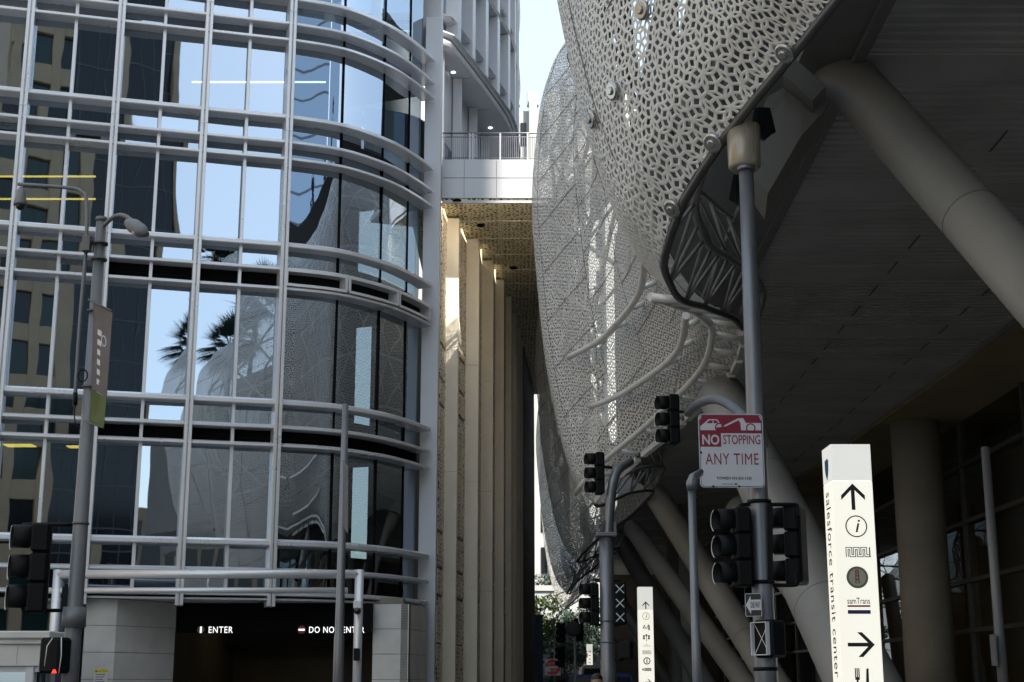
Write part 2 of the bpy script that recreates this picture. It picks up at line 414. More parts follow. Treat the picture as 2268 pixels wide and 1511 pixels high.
# end pilaster of the curve
pe, ne = V((-3.05, 51.15, 0)), None
m = MB(); m.box((-2.98, 51.45, 13.2), (.62, .9, 26.4), None, .015)
m.build('end_pilaster', M['whitepan'], pod)
m = MB(); m.box((-3.3, 52.4, 28.5), (1.1, 1.6, 7.5)); m.build('upper_wall', M['whitepan'], pod)
m = MB(); m.sweep([on_curve(s_left+(SE-s_left)*i/60) for i in range(61)], [(-9, ZT), (.05, ZT), (.05, ZT+.4), (-9, ZT+.4)]); m.build('roof_edge', M['white'], pod)
# ground floor: stone piers, garage mouth, soffit
ZS = FL[0][2]-.14
m = MB(); m.sweep([on_curve(s_of_x(-13.1)+(SE-s_of_x(-13.1))*i/30) for i in range(31)], [(-10, ZS-.06), (-.12, ZS-.06), (-.12, ZS+.0), (-10, ZS+.0)]); m.build('entrance_soffit', M['whitepan'], pod)
def stone_wall(a, b, z0, z1, nrow, name='stone_pier', th=.25):
    m = MB(); a, b = V(a), V(b); h = (z1-z0)/nrow
    d = (b-a).normalized(); n = V((d.y, -d.x, 0))
    for i in range(nrow):
        m.bar(a-n*th/2+V((0, 0, z0+h*(i+.5))), b-n*th/2+V((0, 0, z0+h*(i+.5))), th, h-.018)
    o = m.build(name, M['stone'], pod); m = MB()
    m.bar(a-n*(th/2+.02)+V((0, 0, (z0+z1)/2)), b-n*(th/2+.02)+V((0, 0, (z0+z1)/2)), th-.02, z1-z0-.01); m.build('joint', M['seam'], o)
    return o
pA = at(187, 1400, 44.6); pB = at(256, 1400, 44.9); pC = at(388, 1400, 47.2)
pD = at(826, 1400, 47.8); pE = at(905, 1400, 47.6); pF = at(946, 1400, 50.6)
z2 = lambda p: V((p.x, p.y, 0))
stone_wall(z2(pA), z2(pB), .1, ZS-.07, 5); stone_wall(z2(pB), z2(pC), .1, ZS-.07, 5)
stone_wall(z2(pD), z2(pE), .1, ZS-.07, 5); stone_wall(z2(pE), z2(pF), .1, ZS-.07, 5)
hz0, hz1 = 3.1, 4.0
m = MB(); m.box(((pC.x+pD.x)/2, 47.6, (hz0+ZS)/2), (pD.x-pC.x-.02, .5, ZS-hz0-.14)); hd = m.build('garage_header', M['louver'], pod)
fr = frame((0, 47.34, 0), (1, 0, 0), (0, -1, 0))
def onhdr(px, py): q = at(px, py, 47.34); return (q.x, q.z)
m = MB(); x, z = onhdr(489, 1395); m.text(fr, 'ENTER', .3, (x, z), bold=.003, space=1.15, fit=(.78, .2))
x, z = onhdr(746, 1395); m.text(fr, 'DO NOT ENTER', .3, (x, z), bold=.003, space=1.12, fit=(1.78, .2)); m.build('lettering', M['litletter'], hd)
m = MB(); x, z = onhdr(445, 1395); m.disc(fr, (x, z), .12); m.build('green_symbol', M['olive'], hd)
m = MB(); m.flat(fr, [(x-.03, z-.1), (x+.03, z-.1), (x+.03, z+.1), (x-.03, z+.1)], .008); m.build('symbol_bar', M['litletter'], hd); m = MB(); x2, z2_ = onhdr(668, 1395)
m.flat(fr, [(x2-.1, z2_-.03), (x2+.1, z2_-.03), (x2+.1, z2_+.03), (x2-.1, z2_+.03)], .008); m.build('symbol_bar', M['litletter'], hd)
m = MB(); m.disc(fr, (x2, z2_), .13); m.build('red_symbol', M['inkred'], hd)
m = MB(); m.box(((pC.x+pD.x)/2, 60, 2), (9.5, .2, 4)); m.box((pC.x-.6, 54, 2), (.2, 12.4, 4)); m.box((pD.x+.6, 54, 2), (.2, 12, 4)); m.box(((pC.x+pD.x)/2, 54, 4.2), (8.2, 12.2, .2)); m.build('garage_interior', mat('garage_plaster', (.22, .19, .15), .8, 0, .3, .5), pod)
m = MB(); m.box(((pC.x+pD.x)/2-1, 55, 4.0), (4, .12, .06)); m.build('garage_fill_light', mat('dim_garage_fill', (1, .8, .5), .4, 0, 0, emit=.9), pod)  # unseen light added to lift the garage interior
m = MB(); q = at(223, 1498, 44.65); f2 = frame((q.x, q.y, q.z), (pB-pA).normalized(), V(((pB-pA).y, -(pB-pA).x, 0)))
m.flat(f2, [(-.2, .1), (.2, .1), (.2, .2), (-.2, .2)], .02); cn = tag(m.build('caution_notice', M['yellow']), 'small yellow and white caution notice on the stone pier left of the garage', 'notice')
m = MB(); m.flat(f2, [(-.2, -.35), (.2, -.35), (.2, .098), (-.2, .098)], .018); m.build('notice_sheet', M['signwhite'], cn)
m = MB(); m.text(f2, 'CAUTION', .075, (.03, .15), th=.022)
for i in range(5): m.flat(f2, [(-.15, .04-i*.07), (.13-.03*(i % 3), .04-i*.07), (.13-.03*(i % 3), .058-i*.07), (-.15, .058-i*.07)], .021)
m.flat(f2, [(-.17, .12), (-.11, .12), (-.14, .18)], .022); m.build('lettering', M['ink'], cn)
# left bay ground glazing behind the poles
m = MB(); a, b = on_curve(s_of_x(-23)), on_curve(s_of_x(-12.95))
m.add([(a[0].x-a[1].x*.6, a[0].y-a[1].y*.6, .2), (b[0].x-b[1].x*.6, b[0].y-b[1].y*.6, .2), (b[0].x-b[1].x*.6, b[0].y-b[1].y*.6, 4.1), (a[0].x-a[1].x*.6, a[0].y-a[1].y*.6, 4.1)], [(0, 1, 2, 3)])
m.build('ground_glazing', M['glass_dark'], pod)
# ------------------------------------------------------------------ white entrance surround, bottom left
ks = thing('entrance_surround', 'low white stone entrance surround with cornice at the foot of the glass building', 'porch', (-14, 38, 0))
kx = at(100, 1400, 39).x
zc = at(50, 1398, 39).z; m = MB(); m.box((kx-3, 40, zc-.1), (6.4, 2.4, .2), None, .03); m.box((kx-3, 40, zc-.27), (6.2, 2.2, .14), None, .02); m.build('cornice', M['stone'], ks)
m = MB(); m.box((kx-3.1, 40, zc-.62), (6.0, 2.0, .55)); 
for i in range(4): m.box((kx-.7-i*1.45, 38.99, zc-.62), (.012, .02, .5))
m.build('frieze', M['stone'], ks)
m = MB()
for i in range(5): m.box((kx-.35-i*1.3, 39.2, (zc-.9)/2), (.22, .3, zc-.9), None, .02)
m.box((kx-3.1, 39.22, zc-.98), (6, .22, .14)); m.build('door_frame', M['whitepan'], ks)
m = MB(); m.box((kx-3.1, 39.5, (zc-1)/2), (5.9, .04, zc-1)); m.build('glazed_door', M['glass_dark'], ks)
# ================================================================== garage pipe portal
gp = thing('pipe_portal', 'pale grey height-clearance pipe portal standing in front of the garage entrance', 'barrier', (-8, 41, 0))
def pz(px, py): return at(px, py, 41.5)
m = MB(); a, b = pz(128, 1272), pz(796, 1272); m.tube(a, b, .125, 16); m.build('top_beam', M['white'], gp)
m = MB(); a2, b2 = pz(60, 1308), pz(770, 1308); m.tube(a2, b2, .085, 14); m.build('lower_beam', M['white'], gp)
for xx in (a.x, b.x):
    m = MB(); m.tube((xx, 41.5, 0.1), (xx, 41.5, a.z+.125), .125, 16); m.build('post', M['white'], gp)
m = MB()
for t in (.08, .5, .93): q = a.lerp(b, t); m.tube((q.x, 41.5, a.z), (q.x, 41.5, a2.z), .03, 8)
m.build('hanger', M['white'], gp)
cam_t = thing('security_camera', 'small white dome security camera on the right post of the pipe portal', 'camera', (b.x, 41.3, pz(792, 1345).z))
q = pz(792, 1345); m = MB(); m.box((b.x, 41.28, q.z+.06), (.24, .2, .24), None, .03); m.build('housing', M['signwhite'], cam_t)
m = MB(); m.sphere((b.x, 41.2, q.z-.12), .1, 12, 8); m.build('dome', M['lens'], cam_t)
q = pz(783, 1450); m = MB(); m.box((b.x, 41.3, q.z), (.17, .14, .34), None, .02); tag(m.build('card_reader', M['black']), 'small black box fixed low on the right post of the pipe portal', 'control box')
# ================================================================== BRIDGE, ARCADE, TOWER
br = thing('park_bridge', 'white bridge deck with railing and perforated tan soffit spanning the alley', 'bridge', (0, 52, 0))
ZD0, ZD1 = 19.4, 21.0
plan = [(-2.66, 52.0), (2.5, 52.0), (2.4, 58), (1.35, 63), (1.35, 69), (2.2, 74), (2.2, 90), (-4, 90), (-4, 52.6), (-2.66, 52.6)]
m = MB(); m.prism([(x, y, ZD0+.06) for x, y in plan], (0, 0, ZD1-ZD0-.06)); m.build('deck', M['whitepan'], br)
m = MB()
for px in (1028, 1100): q = at(px, 400, 52); m.box((q.x, 51.995, (ZD0+ZD1)/2), (.018, .012, ZD1-ZD0-.08))
q = at(1000, 394, 52); m.box(((2.5-2.66)/2, 51.994, q.z), (5.1, .012, .018)); m.build('panel_joint', M['seam'], br)
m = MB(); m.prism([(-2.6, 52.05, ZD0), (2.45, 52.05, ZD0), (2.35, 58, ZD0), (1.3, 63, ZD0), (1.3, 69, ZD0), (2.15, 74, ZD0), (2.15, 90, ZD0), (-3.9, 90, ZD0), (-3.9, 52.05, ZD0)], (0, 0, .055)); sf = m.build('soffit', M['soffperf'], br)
m = MB(); pit = 2.3
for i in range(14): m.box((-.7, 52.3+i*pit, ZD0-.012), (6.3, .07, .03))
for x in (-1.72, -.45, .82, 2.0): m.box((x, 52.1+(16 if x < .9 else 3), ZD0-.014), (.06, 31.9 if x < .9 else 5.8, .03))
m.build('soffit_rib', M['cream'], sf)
m = MB(); m.box((-.1, 52.11, ZD0-.03), (5.1, .10, .17)); m.build('added_soffit_lip', M['whitepan'], sf)  # lip added to hide the light strip behind it
m = MB(); m.box((-.1, 52.2, ZD0-.03), (5.0, .04, .03)); m.build('added_fill_strip', mat('added_fill_strip', (1, .86, .66), .4, 0, 0, emit=34), sf)  # unseen glowing strip added to brighten the soffit and pilasters
for px, py in ((1012, 443), (1065, 498), (1137, 592)):
    r = ZD0-CH; 
    yc = -(py-755.5)/F; Y = r/math.tan(TH+math.atan(yc)); q = at(px, py, Y)
    m = MB(); m.tube((q.x, q.y, ZD0-.06), (q.x, q.y, ZD0), .16, 14); m.build('soffit_light', M['louver'], sf)
m = MB(); zr = at(1000, 293, 52).z; 
m.tube((-2.66, 52.1, zr), (2.5, 52.1, zr), .035, 8); m.tube((-2.66, 52.1, ZD1+.1), (2.5, 52.1, ZD1+.1), .02, 6); m.tube((-2.66, 52.1, zr-.16), (2.5, 52.1, zr-.16), .018, 6); m.build('handrail', M['galv'], br)
m = MB(); x = -2.6
while x < 2.5: m.box((x, 52.1, (ZD1+zr-.1)/2), (.022, .022, zr-ZD1-.15)); x += .075
m.build('baluster', M['galv'], br)['kind'] = 'stuff'
for x in (-2.6, -1.62, -1.5, -.45, .6, 1.6):
    m = MB(); m.box((x, 52.1, (ZD1+zr)/2), (.06, .06, zr-ZD1)); m.build('post', M['whitepan'], br)
# arcade pilasters along the curving alley side
arc = thing('arcade', 'row of tall cream pilasters with perforated screens under the white bridge', 'arcade', (-1, 60, 0))
def soff_Y(py): yc = -(py-755.5)/F; return (ZD0-CH)/math.tan(TH+math.atan(yc))
pil = []
for px0, px1, py in ((984, 1014, 478), (1029, 1060, 525), (1062, 1092, 572), (1093, 1116, 615), (1116, 1133, 654), (1131, 1144, 690), (1141, 1152, 722), (1149, 1158, 750)):
    Y = soff_Y(py); a = at(px0, 800, Y); b = at(px1, 800, Y); pil.append((a.x, b.x, Y))
for x0, x1, Y in pil:
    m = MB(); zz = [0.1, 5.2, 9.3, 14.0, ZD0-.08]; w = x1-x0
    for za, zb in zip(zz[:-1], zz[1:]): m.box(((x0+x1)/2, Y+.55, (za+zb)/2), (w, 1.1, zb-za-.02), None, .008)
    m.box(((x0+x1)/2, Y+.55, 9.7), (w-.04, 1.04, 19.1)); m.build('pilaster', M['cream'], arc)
prev = (-3.2, -2.67, 51.5)
for x0, x1, Y in pil:
    a = V((prev[1]-.06, prev[2]+1.05, 0)); b = V((x0+.03, Y+.42, 0))
    m = MB()
    for za, zb in ((3.0, 4.6), (4.75, 5.6), (5.75, 6.9), (7.05, 11.6), (11.75, 12.6), (12.75, 13.9), (14.05, ZD0-.1)):
        m.bar(a+V((0, 0, (za+zb)/2)), b+V((0, 0, (za+zb)/2)), .12, zb-za)
    m.bar(a+V((0, 0, 1.5)), b+V((0, 0, 1.5)), .12, 2.9); m.build('perforated_screen', M['screenperf'], arc)
    m = MB(); bb = b+(b-a).normalized()*.0; nn_ = V(((b-a).y, -(b-a).x, 0)).normalized()
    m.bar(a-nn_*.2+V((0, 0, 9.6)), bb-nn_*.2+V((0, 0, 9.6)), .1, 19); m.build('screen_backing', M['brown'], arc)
    if Y < 64:
        m = MB(); m.bar(a+nn_*.12+V((0, 0, ZD0-.22)), b+nn_*.12+V((-.1, 0, ZD0-.22)), .06, .04); m.build('cove_light', M['cove'], arc)
    prev = (x0, x1, Y)
dk = [V((prev[1]-.1, prev[2]+1.2, 0)), V((1.22, 88, 0)), V((1.6, 112, 0))]
for a, b in zip(dk[:-1], dk[1:]):
    m = MB()
    for i in range(6):
        m.bar(a+V((0, 0, .1+3.2*i+1.59)), b+V((0, 0, .1+3.2*i+1.59)), .3, 3.17)
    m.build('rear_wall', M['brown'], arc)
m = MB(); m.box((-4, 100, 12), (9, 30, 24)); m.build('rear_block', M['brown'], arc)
# tower above the bridge
tw = thing('office_tower', 'white finned office tower rising behind the bridge and curved podium', 'tower', (-3, 64, 28))
tc_ = [(-9, 57.0), (-5, 57.0), (-3.6, 57.0), (-2.65, 57.25), (-1.85, 60), (-.93, 63.3), (-.12, 66.7), (.14, 70.2), (.18, 73.5), (-.05, 77), (-.6, 80.5), (-1.8, 84)]
tcs = curve_normals([V((x, y, 0)) for x, y in tc_[:2]]+[V((-2.95, 57.0, 0))]+spline([V((x, y, 0)) for x, y in [(-2.66, 57.3)]+tc_[4:]], 6))
TZ0 = 28.1; FH = 4.15
m = MB(); m.sweep(tcs, [(-7, TZ0), (0, TZ0), (.06, TZ0+.12), (0, TZ0+.3), (-7, TZ0+.3)]); m.build('soffit', M['whitepan'], tw)
for k in range(9):
    z = TZ0+.32+k*FH
    m = MB(); m.sweep(tcs, [(-.5, z-.02), (.16, z), (.26, z+.10), (.2, z+.2), (-.5, z+.24)]); m.sweep(tcs, [(-.45, z+.95), (.05, z+.95), (.12, z+1.02), (-.45, z+1.1)]); m.build('floor_ledge', M['white'], tw)
    m = MB(); m.sweep(tcs, [(-.42, z+1.1), (-.38, z+1.1), (-.38, z+FH-.02), (-.42, z+FH-.02)]); m.build('window_band', M['glass'], tw)
    m = MB(); m.sweep(tcs, [(-.40, z+.24), (-.36, z+.24), (-.36, z+.95), (-.40, z+.95)]); m.build('spandrel', M['glass_dark'], tw)
tl = [0.0]
for a, b in zip(tcs[:-1], tcs[1:]): tl.append(tl[-1]+(b[0]-a[0]).length)
s = 1.2
while s < tl[-1]:
    i = max(j for j in range(len(tl)) if tl[j] <= s); i = min(i, len(tl)-2); p = tcs[i][0].lerp(tcs[i+1][0], (s-tl[i])/(tl[i+1]-tl[i])); n = tcs[i][1]
    d = V((-n.y, n.x, 0)); R = Matrix((d, -n, V((0, 0, 1)))).transposed()
    m = MB()
    for k in range(9):
        z = TZ0+.56+k*FH; m.box(p-n*.12+V((0, 0, z+FH/2-.13)), (.42, .62, FH-.27), R, .015)
    m.build('fin', M['whitepan'], tw); s += 2.0
m = MB(); m.sweep(tcs, [(-6.8, TZ0), (-6.5, TZ0), (-6.5, TZ0+38), (-6.8, TZ0+38)]); m.build('core_wall', M['interior'], tw)
for px, py in ((1004, 160), (1086, 283)):
    yc = -(py-755.5)/F; Y = (TZ0-CH)/math.tan(TH+math.atan(yc)); q = at(px, py, Y); m = MB(); m.tube((q.x, q.y, TZ0-.03), (q.x, q.y, TZ0), .09, 12); m.build('downlight', M['tube_white'], tw)
m = MB()
for px, py in ((1045, 172), (1082, 242)):
    yc = -(py-755.5)/F; Y = (TZ0-CH)/math.tan(TH+math.atan(yc)); q = at(px, py, Y); m.bar((q.x, q.y, TZ0-.004), (q.x-3, q.y+.9, TZ0-.004), .03, .01)
m.build('soffit_joint', M['seam'], tw)
# terrace wall behind the railing
tb = [(-6, 55.6), (-4.1, 56.5), (-3.2, 58.6), (-2.4, 62.5), (-1.7, 67), (-1.3, 72), (-1.2, 78)]
tbs = curve_normals(spline([V((x, y, 0)) for x, y in tb], 5))
m = MB(); m.sweep(tbs, [(-.2, ZD1), (0, ZD1), (0, ZD1+3.6), (-.2, ZD1+3.6)]); m.build('terrace_glazing', M['glass_dark'], tw)
m = MB(); m.sweep(tbs, [(-.2, ZD1+3.6), (.04, ZD1+3.6), (.04, TZ0), (-.2, TZ0)]); m.build('terrace_wall', M['whitepan'], tw)
for i in (9, 13, 17, 21, 25):
    p, n = tbs[i]; m = MB(); m.box(p+n*.25+V((0, 0, (ZD1+TZ0)/2)), (.42, .42, TZ0-ZD1), None, .04); m.build('terrace_column', M['whitepan'], tw)
# ================================================================== TRANSIT TERMINAL (right)
tm = thing('transit_terminal', 'huge terminal with billowing perforated white metal skin raised on slanted round columns', 'building', (6, 40, 0))
EP = [(2, 4.7, 8.95), (8, 4.5, 8.9), (11, 4.0, 8.75), (13.8, 3.32, 8.52), (15, 3.02, 8.38), (16.3, 2.42, 7.87), (17.3, 2.04, 7.38), (18.1, 1.94, 7.05), (20, 2.24, 7.12), (24, 3.3, 7.87), (27.5, 4.36, 8.5), (30, 4.9, 8.74), (33, 5.1, 8.72), (38, 4.4, 8.35), (42, 2.98, 7.5), (43.6, 2.45, 6.95),
      (45.2, 2.6, 7.0), (49, 4.0, 7.9), (54, 5.2, 8.5), (58, 4.9, 8.3), (63, 3.6, 7.6), (66, 2.9, 7.0), (68, 3.1, 7.1), (73, 4.6, 8.0), (78, 5.7, 8.6), (84, 5.0, 8.3), (89, 3.6, 7.3), (90.7, 3.35, 7.0), (92.5, 3.6, 7.1), (98, 5.3, 8.3), (102, 6.0, 8.6), (107, 4.4, 7.4), (109.5, 3.9, 7.0), (112, 4.5, 7.4), (118, 6.0, 8.5)]
EY = np.array([e[0] for e in EP]); EX = np.array([e[1] for e in EP]); EZ = np.array([e[2] for e in EP])
def hermite(Y, X, F_):
    dx = np.diff(X); dl = np.diff(F_)/dx; mm = np.zeros(len(X)); mm[0] = dl[0]; mm[-1] = dl[-1]
    for i in range(1, len(X)-1):
        mm[i] = 0 if dl[i-1]*dl[i] <= 0 else 2*dl[i-1]*dl[i]/(dl[i-1]+dl[i])
    Y = np.clip(Y, X[0], X[-1]); i = np.clip(np.searchsorted(X, Y)-1, 0, len(X)-2); h = dx[i]; t = (Y-X[i])/h
    return ((2*t**3-3*t**2+1)*F_[i]+(t**3-2*t**2+t)*h*mm[i]+(-2*t**3+3*t**2)*F_[i+1]+(t**3-t**2)*h*mm[i+1])
CR = np.array([-7, 18.1, 43.6, 66.3, 90.7, 109.5, 133.])
def crest(Y):
    i = np.clip(np.searchsorted(CR, Y)-1, 0, len(CR)-2); t = (Y-CR[i])/(CR[i+1]-CR[i]); return .5+.5*np.cos(2*np.pi*t)
BV = np.array([0, .04, .14, .32, .47, .62, .83, .94, 1.0]); BO = np.array([0, -.50, -1.0, -1.47, -1.68, -1.82, -1.58, -1.14, -.63])
ZTOP = 22.0
def skin(Y, v, out=0.0):
    Y = np.asarray(Y, float); v = np.asarray(v, float)
    xb = hermite(Y, EY, EX); zb = hermite(Y, EY, EZ)
    return np.stack([xb+hermite(v, BV, BO)*(1+.55*(1-crest(Y)))-out, Y, zb+v*(ZTOP-zb)], -1)
def skinp(Y, v, out=0.0): return V([float(c) for c in skin(np.array([Y]), np.array([v]), out)[0]])
def v_of_z(Y, z): zb = float(hermite(np.array([Y]), EY, EZ)[0]); return (z-zb)/(ZTOP-zb)
def edge(Y, dx=0, dz=0): return V((float(hermite(np.array([Y]), EY, EX)[0])+dx, Y, float(hermite(np.array([Y]), EY, EZ)[0])+dz))
def penrose(W, H, seed):
    rng = np.random.RandomState(seed); gam = rng.uniform(0, 1, 5); gam -= gam.mean()
    ang = 2*np.pi*np.arange(5)/5+.13; E = np.stack([np.cos(ang), np.sin(ang)], 1)
    w, h = W/2.5, H/2.5; R = int(math.hypot(w, h)/2)+4; ns = np.arange(-R, R+1)
    tiles = []; kind = []
    for j in range(5):
        for k in range(j+1, 5):
            A = np.array([E[j], E[k]]); Ai = np.linalg.inv(A)
            nj, nk = np.meshgrid(ns, ns, indexing='ij'); nj = nj.ravel(); nk = nk.ravel()
            X = (Ai @ np.stack([nj-gam[j], nk-gam[k]])).T
            ok = (np.abs(X[:, 0]) < w/2+1.5) & (np.abs(X[:, 1]) < h/2+1.5); X = X[ok]; nj = nj[ok]; nk = nk[ok]
            K = np.ceil(X @ E.T+gam-1e-9); K[:, j] = nj; K[:, k] = nk
            P0 = K @ E
            q = np.stack([P0, P0+E[j], P0+E[j]+E[k], P0+E[k]], 1)
            tiles.append(q); kind += [1 if (k-j) in (1, 4) else 0]*len(q)
    q = np.concatenate(tiles); kind = np.array(kind); q = q-np.array([0, 0])
    return q+np.array([W/2, H/2]), kind
EDGE = .108; Y0, Y1 = 5.6, 116.0; HV = 14.2
def make_skin():
    trough = [Y0]+[(CR[i]+CR[i+1])/2 for i in range(1, 5)]+[Y1]
    for num, (a, b) in enumerate(zip(trough[:-1], trough[1:])):
        E_ = (.092, .104, .112, .112, .12)[num]
        q, kind = penrose((b-a)/E_, HV/E_, 3+num)
        q = q*E_; q[..., 0] += a
        cm = q.mean(1); keep = (cm[:, 0] > a) & (cm[:, 0] < b) & (q[..., 1].max(1) > 0) & (q[..., 1].min(1) < HV)
        o4 = q[keep]; kind = kind[keep]; o4[..., 0] = np.clip(o4[..., 0], a, b)
        c = o4.mean(1, keepdims=True)
        i4 = c+(o4-c)*np.where(kind == 1, .64, .46)[:, None, None]; n = len(o4)
        allp = np.concatenate([o4, i4], 1); Yv = allp[..., 0].ravel(); vv = np.clip(allp[..., 1].ravel()/HV, 0, 1)
        P = skin(Yv, vv).reshape(n, 8, 3)
        near = a < 20
        if near:
            P2 = skin(Yv, vv, -.005).reshape(n, 8, 3)[:, 4:]; P = np.concatenate([P, P2], 1)
        nv = P.shape[1]
        base = (np.arange(n)*nv)[:, None]
        fl = [[0, 1, 5, 4], [1, 2, 6, 5], [2, 3, 7, 6], [3, 0, 4, 7]]
        if near: fl += [[4, 5, 9, 8], [5, 6, 10, 9], [6, 7, 11, 10], [7, 4, 8, 11]]
        faces = np.concatenate([base+np.array(f)[None] for f in fl], 0)
        org = np.array(tm.location)
        me = bpy.data.meshes.new('perforated_skin'); co = (P.reshape(-1, 3)-org).astype(np.float32)
        me.vertices.add(len(co)); me.vertices.foreach_set('co', co.ravel())
        me.loops.add(faces.size); me.loops.foreach_set('vertex_index', faces.ravel().astype(np.int32))
        me.polygons.add(len(faces)); me.polygons.foreach_set('loop_start', (np.arange(len(faces))*4).astype(np.int32))
        me.update(calc_edges=True); me.materials.append(M['skin'])
        ob = bpy.data.objects.new('perforated_skin', me); COL.objects.link(ob); ob.parent = tm
        # seams between the panels, as narrow dark gaps covered by a cap strip
        m = MB()
        def strip(pts, w):
            for p, r in zip(pts[:-1], pts[1:]): m.bar(p, r, w, .012)
        nrow = 10; W = 3.0
        w = .012 if near else .013
        for r in range(1, nrow):
            v = r/nrow; ys = np.arange(a, b, 1.0)
            for y in ys:
                ye = min(y+1.0, b); st = .5*(int((y-a)/W) % 2)/nrow
                strip([skinp(y, v+st, .012), skinp(ye, v+st, .012)], w)
        y = a+W
        while y < b-.5:
            strip([skinp(y, t, .012) for t in np.linspace(0.01, .99, 18)], w); y += W
        m.build('panel_seam', M['seam'], ob)
        yield ob, a, b
petals = list(make_skin())
# discs at the panel nodes of the near petal
def disc_at(p, n, r, parent):
    m = MB(); n = V(n).normalized()
    m.path([p, p+n*.03, p+n*.045], [r, r, r*.8], 20); m.path([p+n*.045, p+n*.06, p+n*.07], [r*.42, r*.42, r*.3], 16); return m.build('node_disc', M['disc'], parent)
def nearest(px, py, y0, y1, vmax=1.0):
    best = None
    for Y in np.linspace(y0, y1, 160):
        vs = np.linspace(0, vmax, 120); P = skin(np.full(120, Y), vs)
        d = P-np.array([0, 0, CH]); zc = d[:, 1]*math.cos(TH)+d[:, 2]*math.sin(TH); yc = -d[:, 1]*math.sin(TH)+d[:, 2]*math.cos(TH)
        ex = 1134+F*d[:, 0]/zc-px; ey = 755.5-F*yc/zc-py; e = ex*ex+ey*ey; i = int(e.argmin())
        if best is None or e[i] < best[0]-1e-6: best = (e[i], Y, vs[i])
    return best[1], best[2]
for px, py in ((1748, 117), (1581, 320), (1497, 467), (1437, 20), (1362, 200), (1322, 268)):
    Y, v = nearest(px, py, 8, 18.6); p = skinp(Y, v, .03)
    e1 = skinp(Y+.1, v)-skinp(Y-.1, v); e2 = skinp(Y, min(1, v+.02))-skinp(Y, max(0, v-.02)); n = e1.cross(e2)
    if n.x > 0: n = -n
    disc_at(p, n, .125, petals[0][0])
# edge tubes and inner trusses of each petal
for ob, a, b in petals:
    ys = np.arange(a, b, .5)
    pts = [edge(y, .06, -.02) for y in ys]
    m = MB(); m.path(pts, .055, 8); m.build('edge_tube', M['steel'], ob)
    m = MB(); ip = [edge(y, .50, .85) for y in ys]; m.path(ip, .06, 8); m.path([edge(y, .2, 1.9) for y in ys], .045, 8)
    st = 4
    for i in range(0, len(ys)-st, st):
        e0, e1 = pts[i], pts[i+st]; i0, i1 = ip[i], ip[i+st]; im = ip[min(i+st//2, len(ip)-1)]; u0 = edge(ys[i], .2, 1.9)
        m.tube(e0, i0, .035, 6); m.tube(e0, im, .03, 6); m.tube(im, e1, .03, 6); m.tube(i0, u0, .03, 6); m.tube(u0, i1, .028, 6)
    m.build('edge_truss', M['truss'], ob)
# rails standing off the far petal
def rail(y0, y1, z, off, step, ob, below=False):
    m = MB(); ys = np.linspace(y0, y1, 36)
    pt = (lambda y: edge(y, -.30, -.22)) if below else (lambda y: skinp(y, v_of_z(y, z), off))
    m.path([pt(y) for y in ys], .085, 8)
    y = y0+step*.5
    while y < y1:
        q = edge(y, .02, 0) if below else skinp(y, v_of_z(y, z+.15), 0)
        m.path([pt(y), q], .07, 8); y += step
    m.build('stand_off_rail', M['tubewhite'], ob)
far = petals[1][0]
rail(30.4, 41.0, 10.8, .42, 2.0, far); rail(30.0, 40.5, 9.25, .42, 2.0, far)
def edge_rail(y0, y1, dx, dz, step, ob, mname, r=.08):
    m = MB(); ys = np.linspace(y0, y1, 40); m.path([edge(y, dx, dz) for y in ys], r, 8); y = y0
    while y <= y1: m.tube(edge(y, dx, dz), edge(y, .02, .02), r*.9, 8); y += step
    m.build('stand_off_rail', M[mname], ob)
edge_rail(22.5, 43.2, -.62, .10, 1.5, far, 'tubewhite')
m = MB()
for i, y in enumerate(np.arange(28.5, 43, 1.5)):
    m.bar(edge(y+.1, .05, -.1), edge(y+1.3, .05, -.1), .16, .14)
m.build('edge_gutter', M['tubewhite'], far)
# lattice behind the upper skin
for ob, a, b in petals[:3]:
    m = MB()
    for y in np.arange(a+1, b-1, 3.0):
        for v0, v1 in ((.3, .45), (.45, .6), (.6, .75), (.75, .9), (.9, 1.0)):
            p0, p1 = skinp(y, v0, -.5), skinp(y+3, v1, -.5); p2, p3 = skinp(y+3, v0, -.5), skinp(y, v1, -.5)
            m.tube(p0, p1, .06, 6); m.tube(p2, p3, .06, 6); m.tube(p0, skinp(y+3, v0, -.5), .05, 6)
    m.build('skin_lattice', M['tubewhite'], ob)
# soffit, fascia, deck walls
DR = .0225
bord = lambda Y: 4.74+DR*(Y-17)
inn_ = lambda Y: 12.0+DR*(Y-33)
ZSF = 10.0
m = MB(); Y = 4.0; c0 = .26
while Y < 118:                # ribs across the soffit
    band = int(Y/3.4) % 2
    w = c0*.5
    x0, x1 = bord(Y), inn_(Y)
    m.prism([(x0, Y, ZSF), (x1, Y, ZSF), (x1, Y, ZSF+.2), (x0, Y, ZSF+.2)], (DR*w, w, 0))
    Y += c0
m.build('soffit_rib', M['soffit'], tm)['kind'] = 'stuff'
m = MB(); m.prism([(bord(4), 4, ZSF+.045), (inn_(4)+14, 4, ZSF+.045), (inn_(118)+14, 118, ZSF+.045), (bord(118), 118, ZSF+.045)], (0, 0, .3)); so = m.build('soffit', M['soffit'], tm)
Y = 8
while Y < 110:                # wide flat bands and joints of the soffit
    m = MB(); m.prism([(bord(Y), Y, ZSF-.012), (inn_(Y), Y, ZSF-.012), (inn_(Y+.9), Y+.9, ZSF-.012), (bord(Y+.9), Y+.9, ZSF-.012)], (0, 0, .03)); m.build('soffit_band', M['soffit'], so); Y += 5.2
m = MB()
for dx in (2.9, 5.4):
    for i in range(60): y = 5+i*1.8; m.bar((bord(y)+dx, y, ZSF-.016), (bord(y+.9)+dx, y+.9, ZSF-.016), .03, .01)
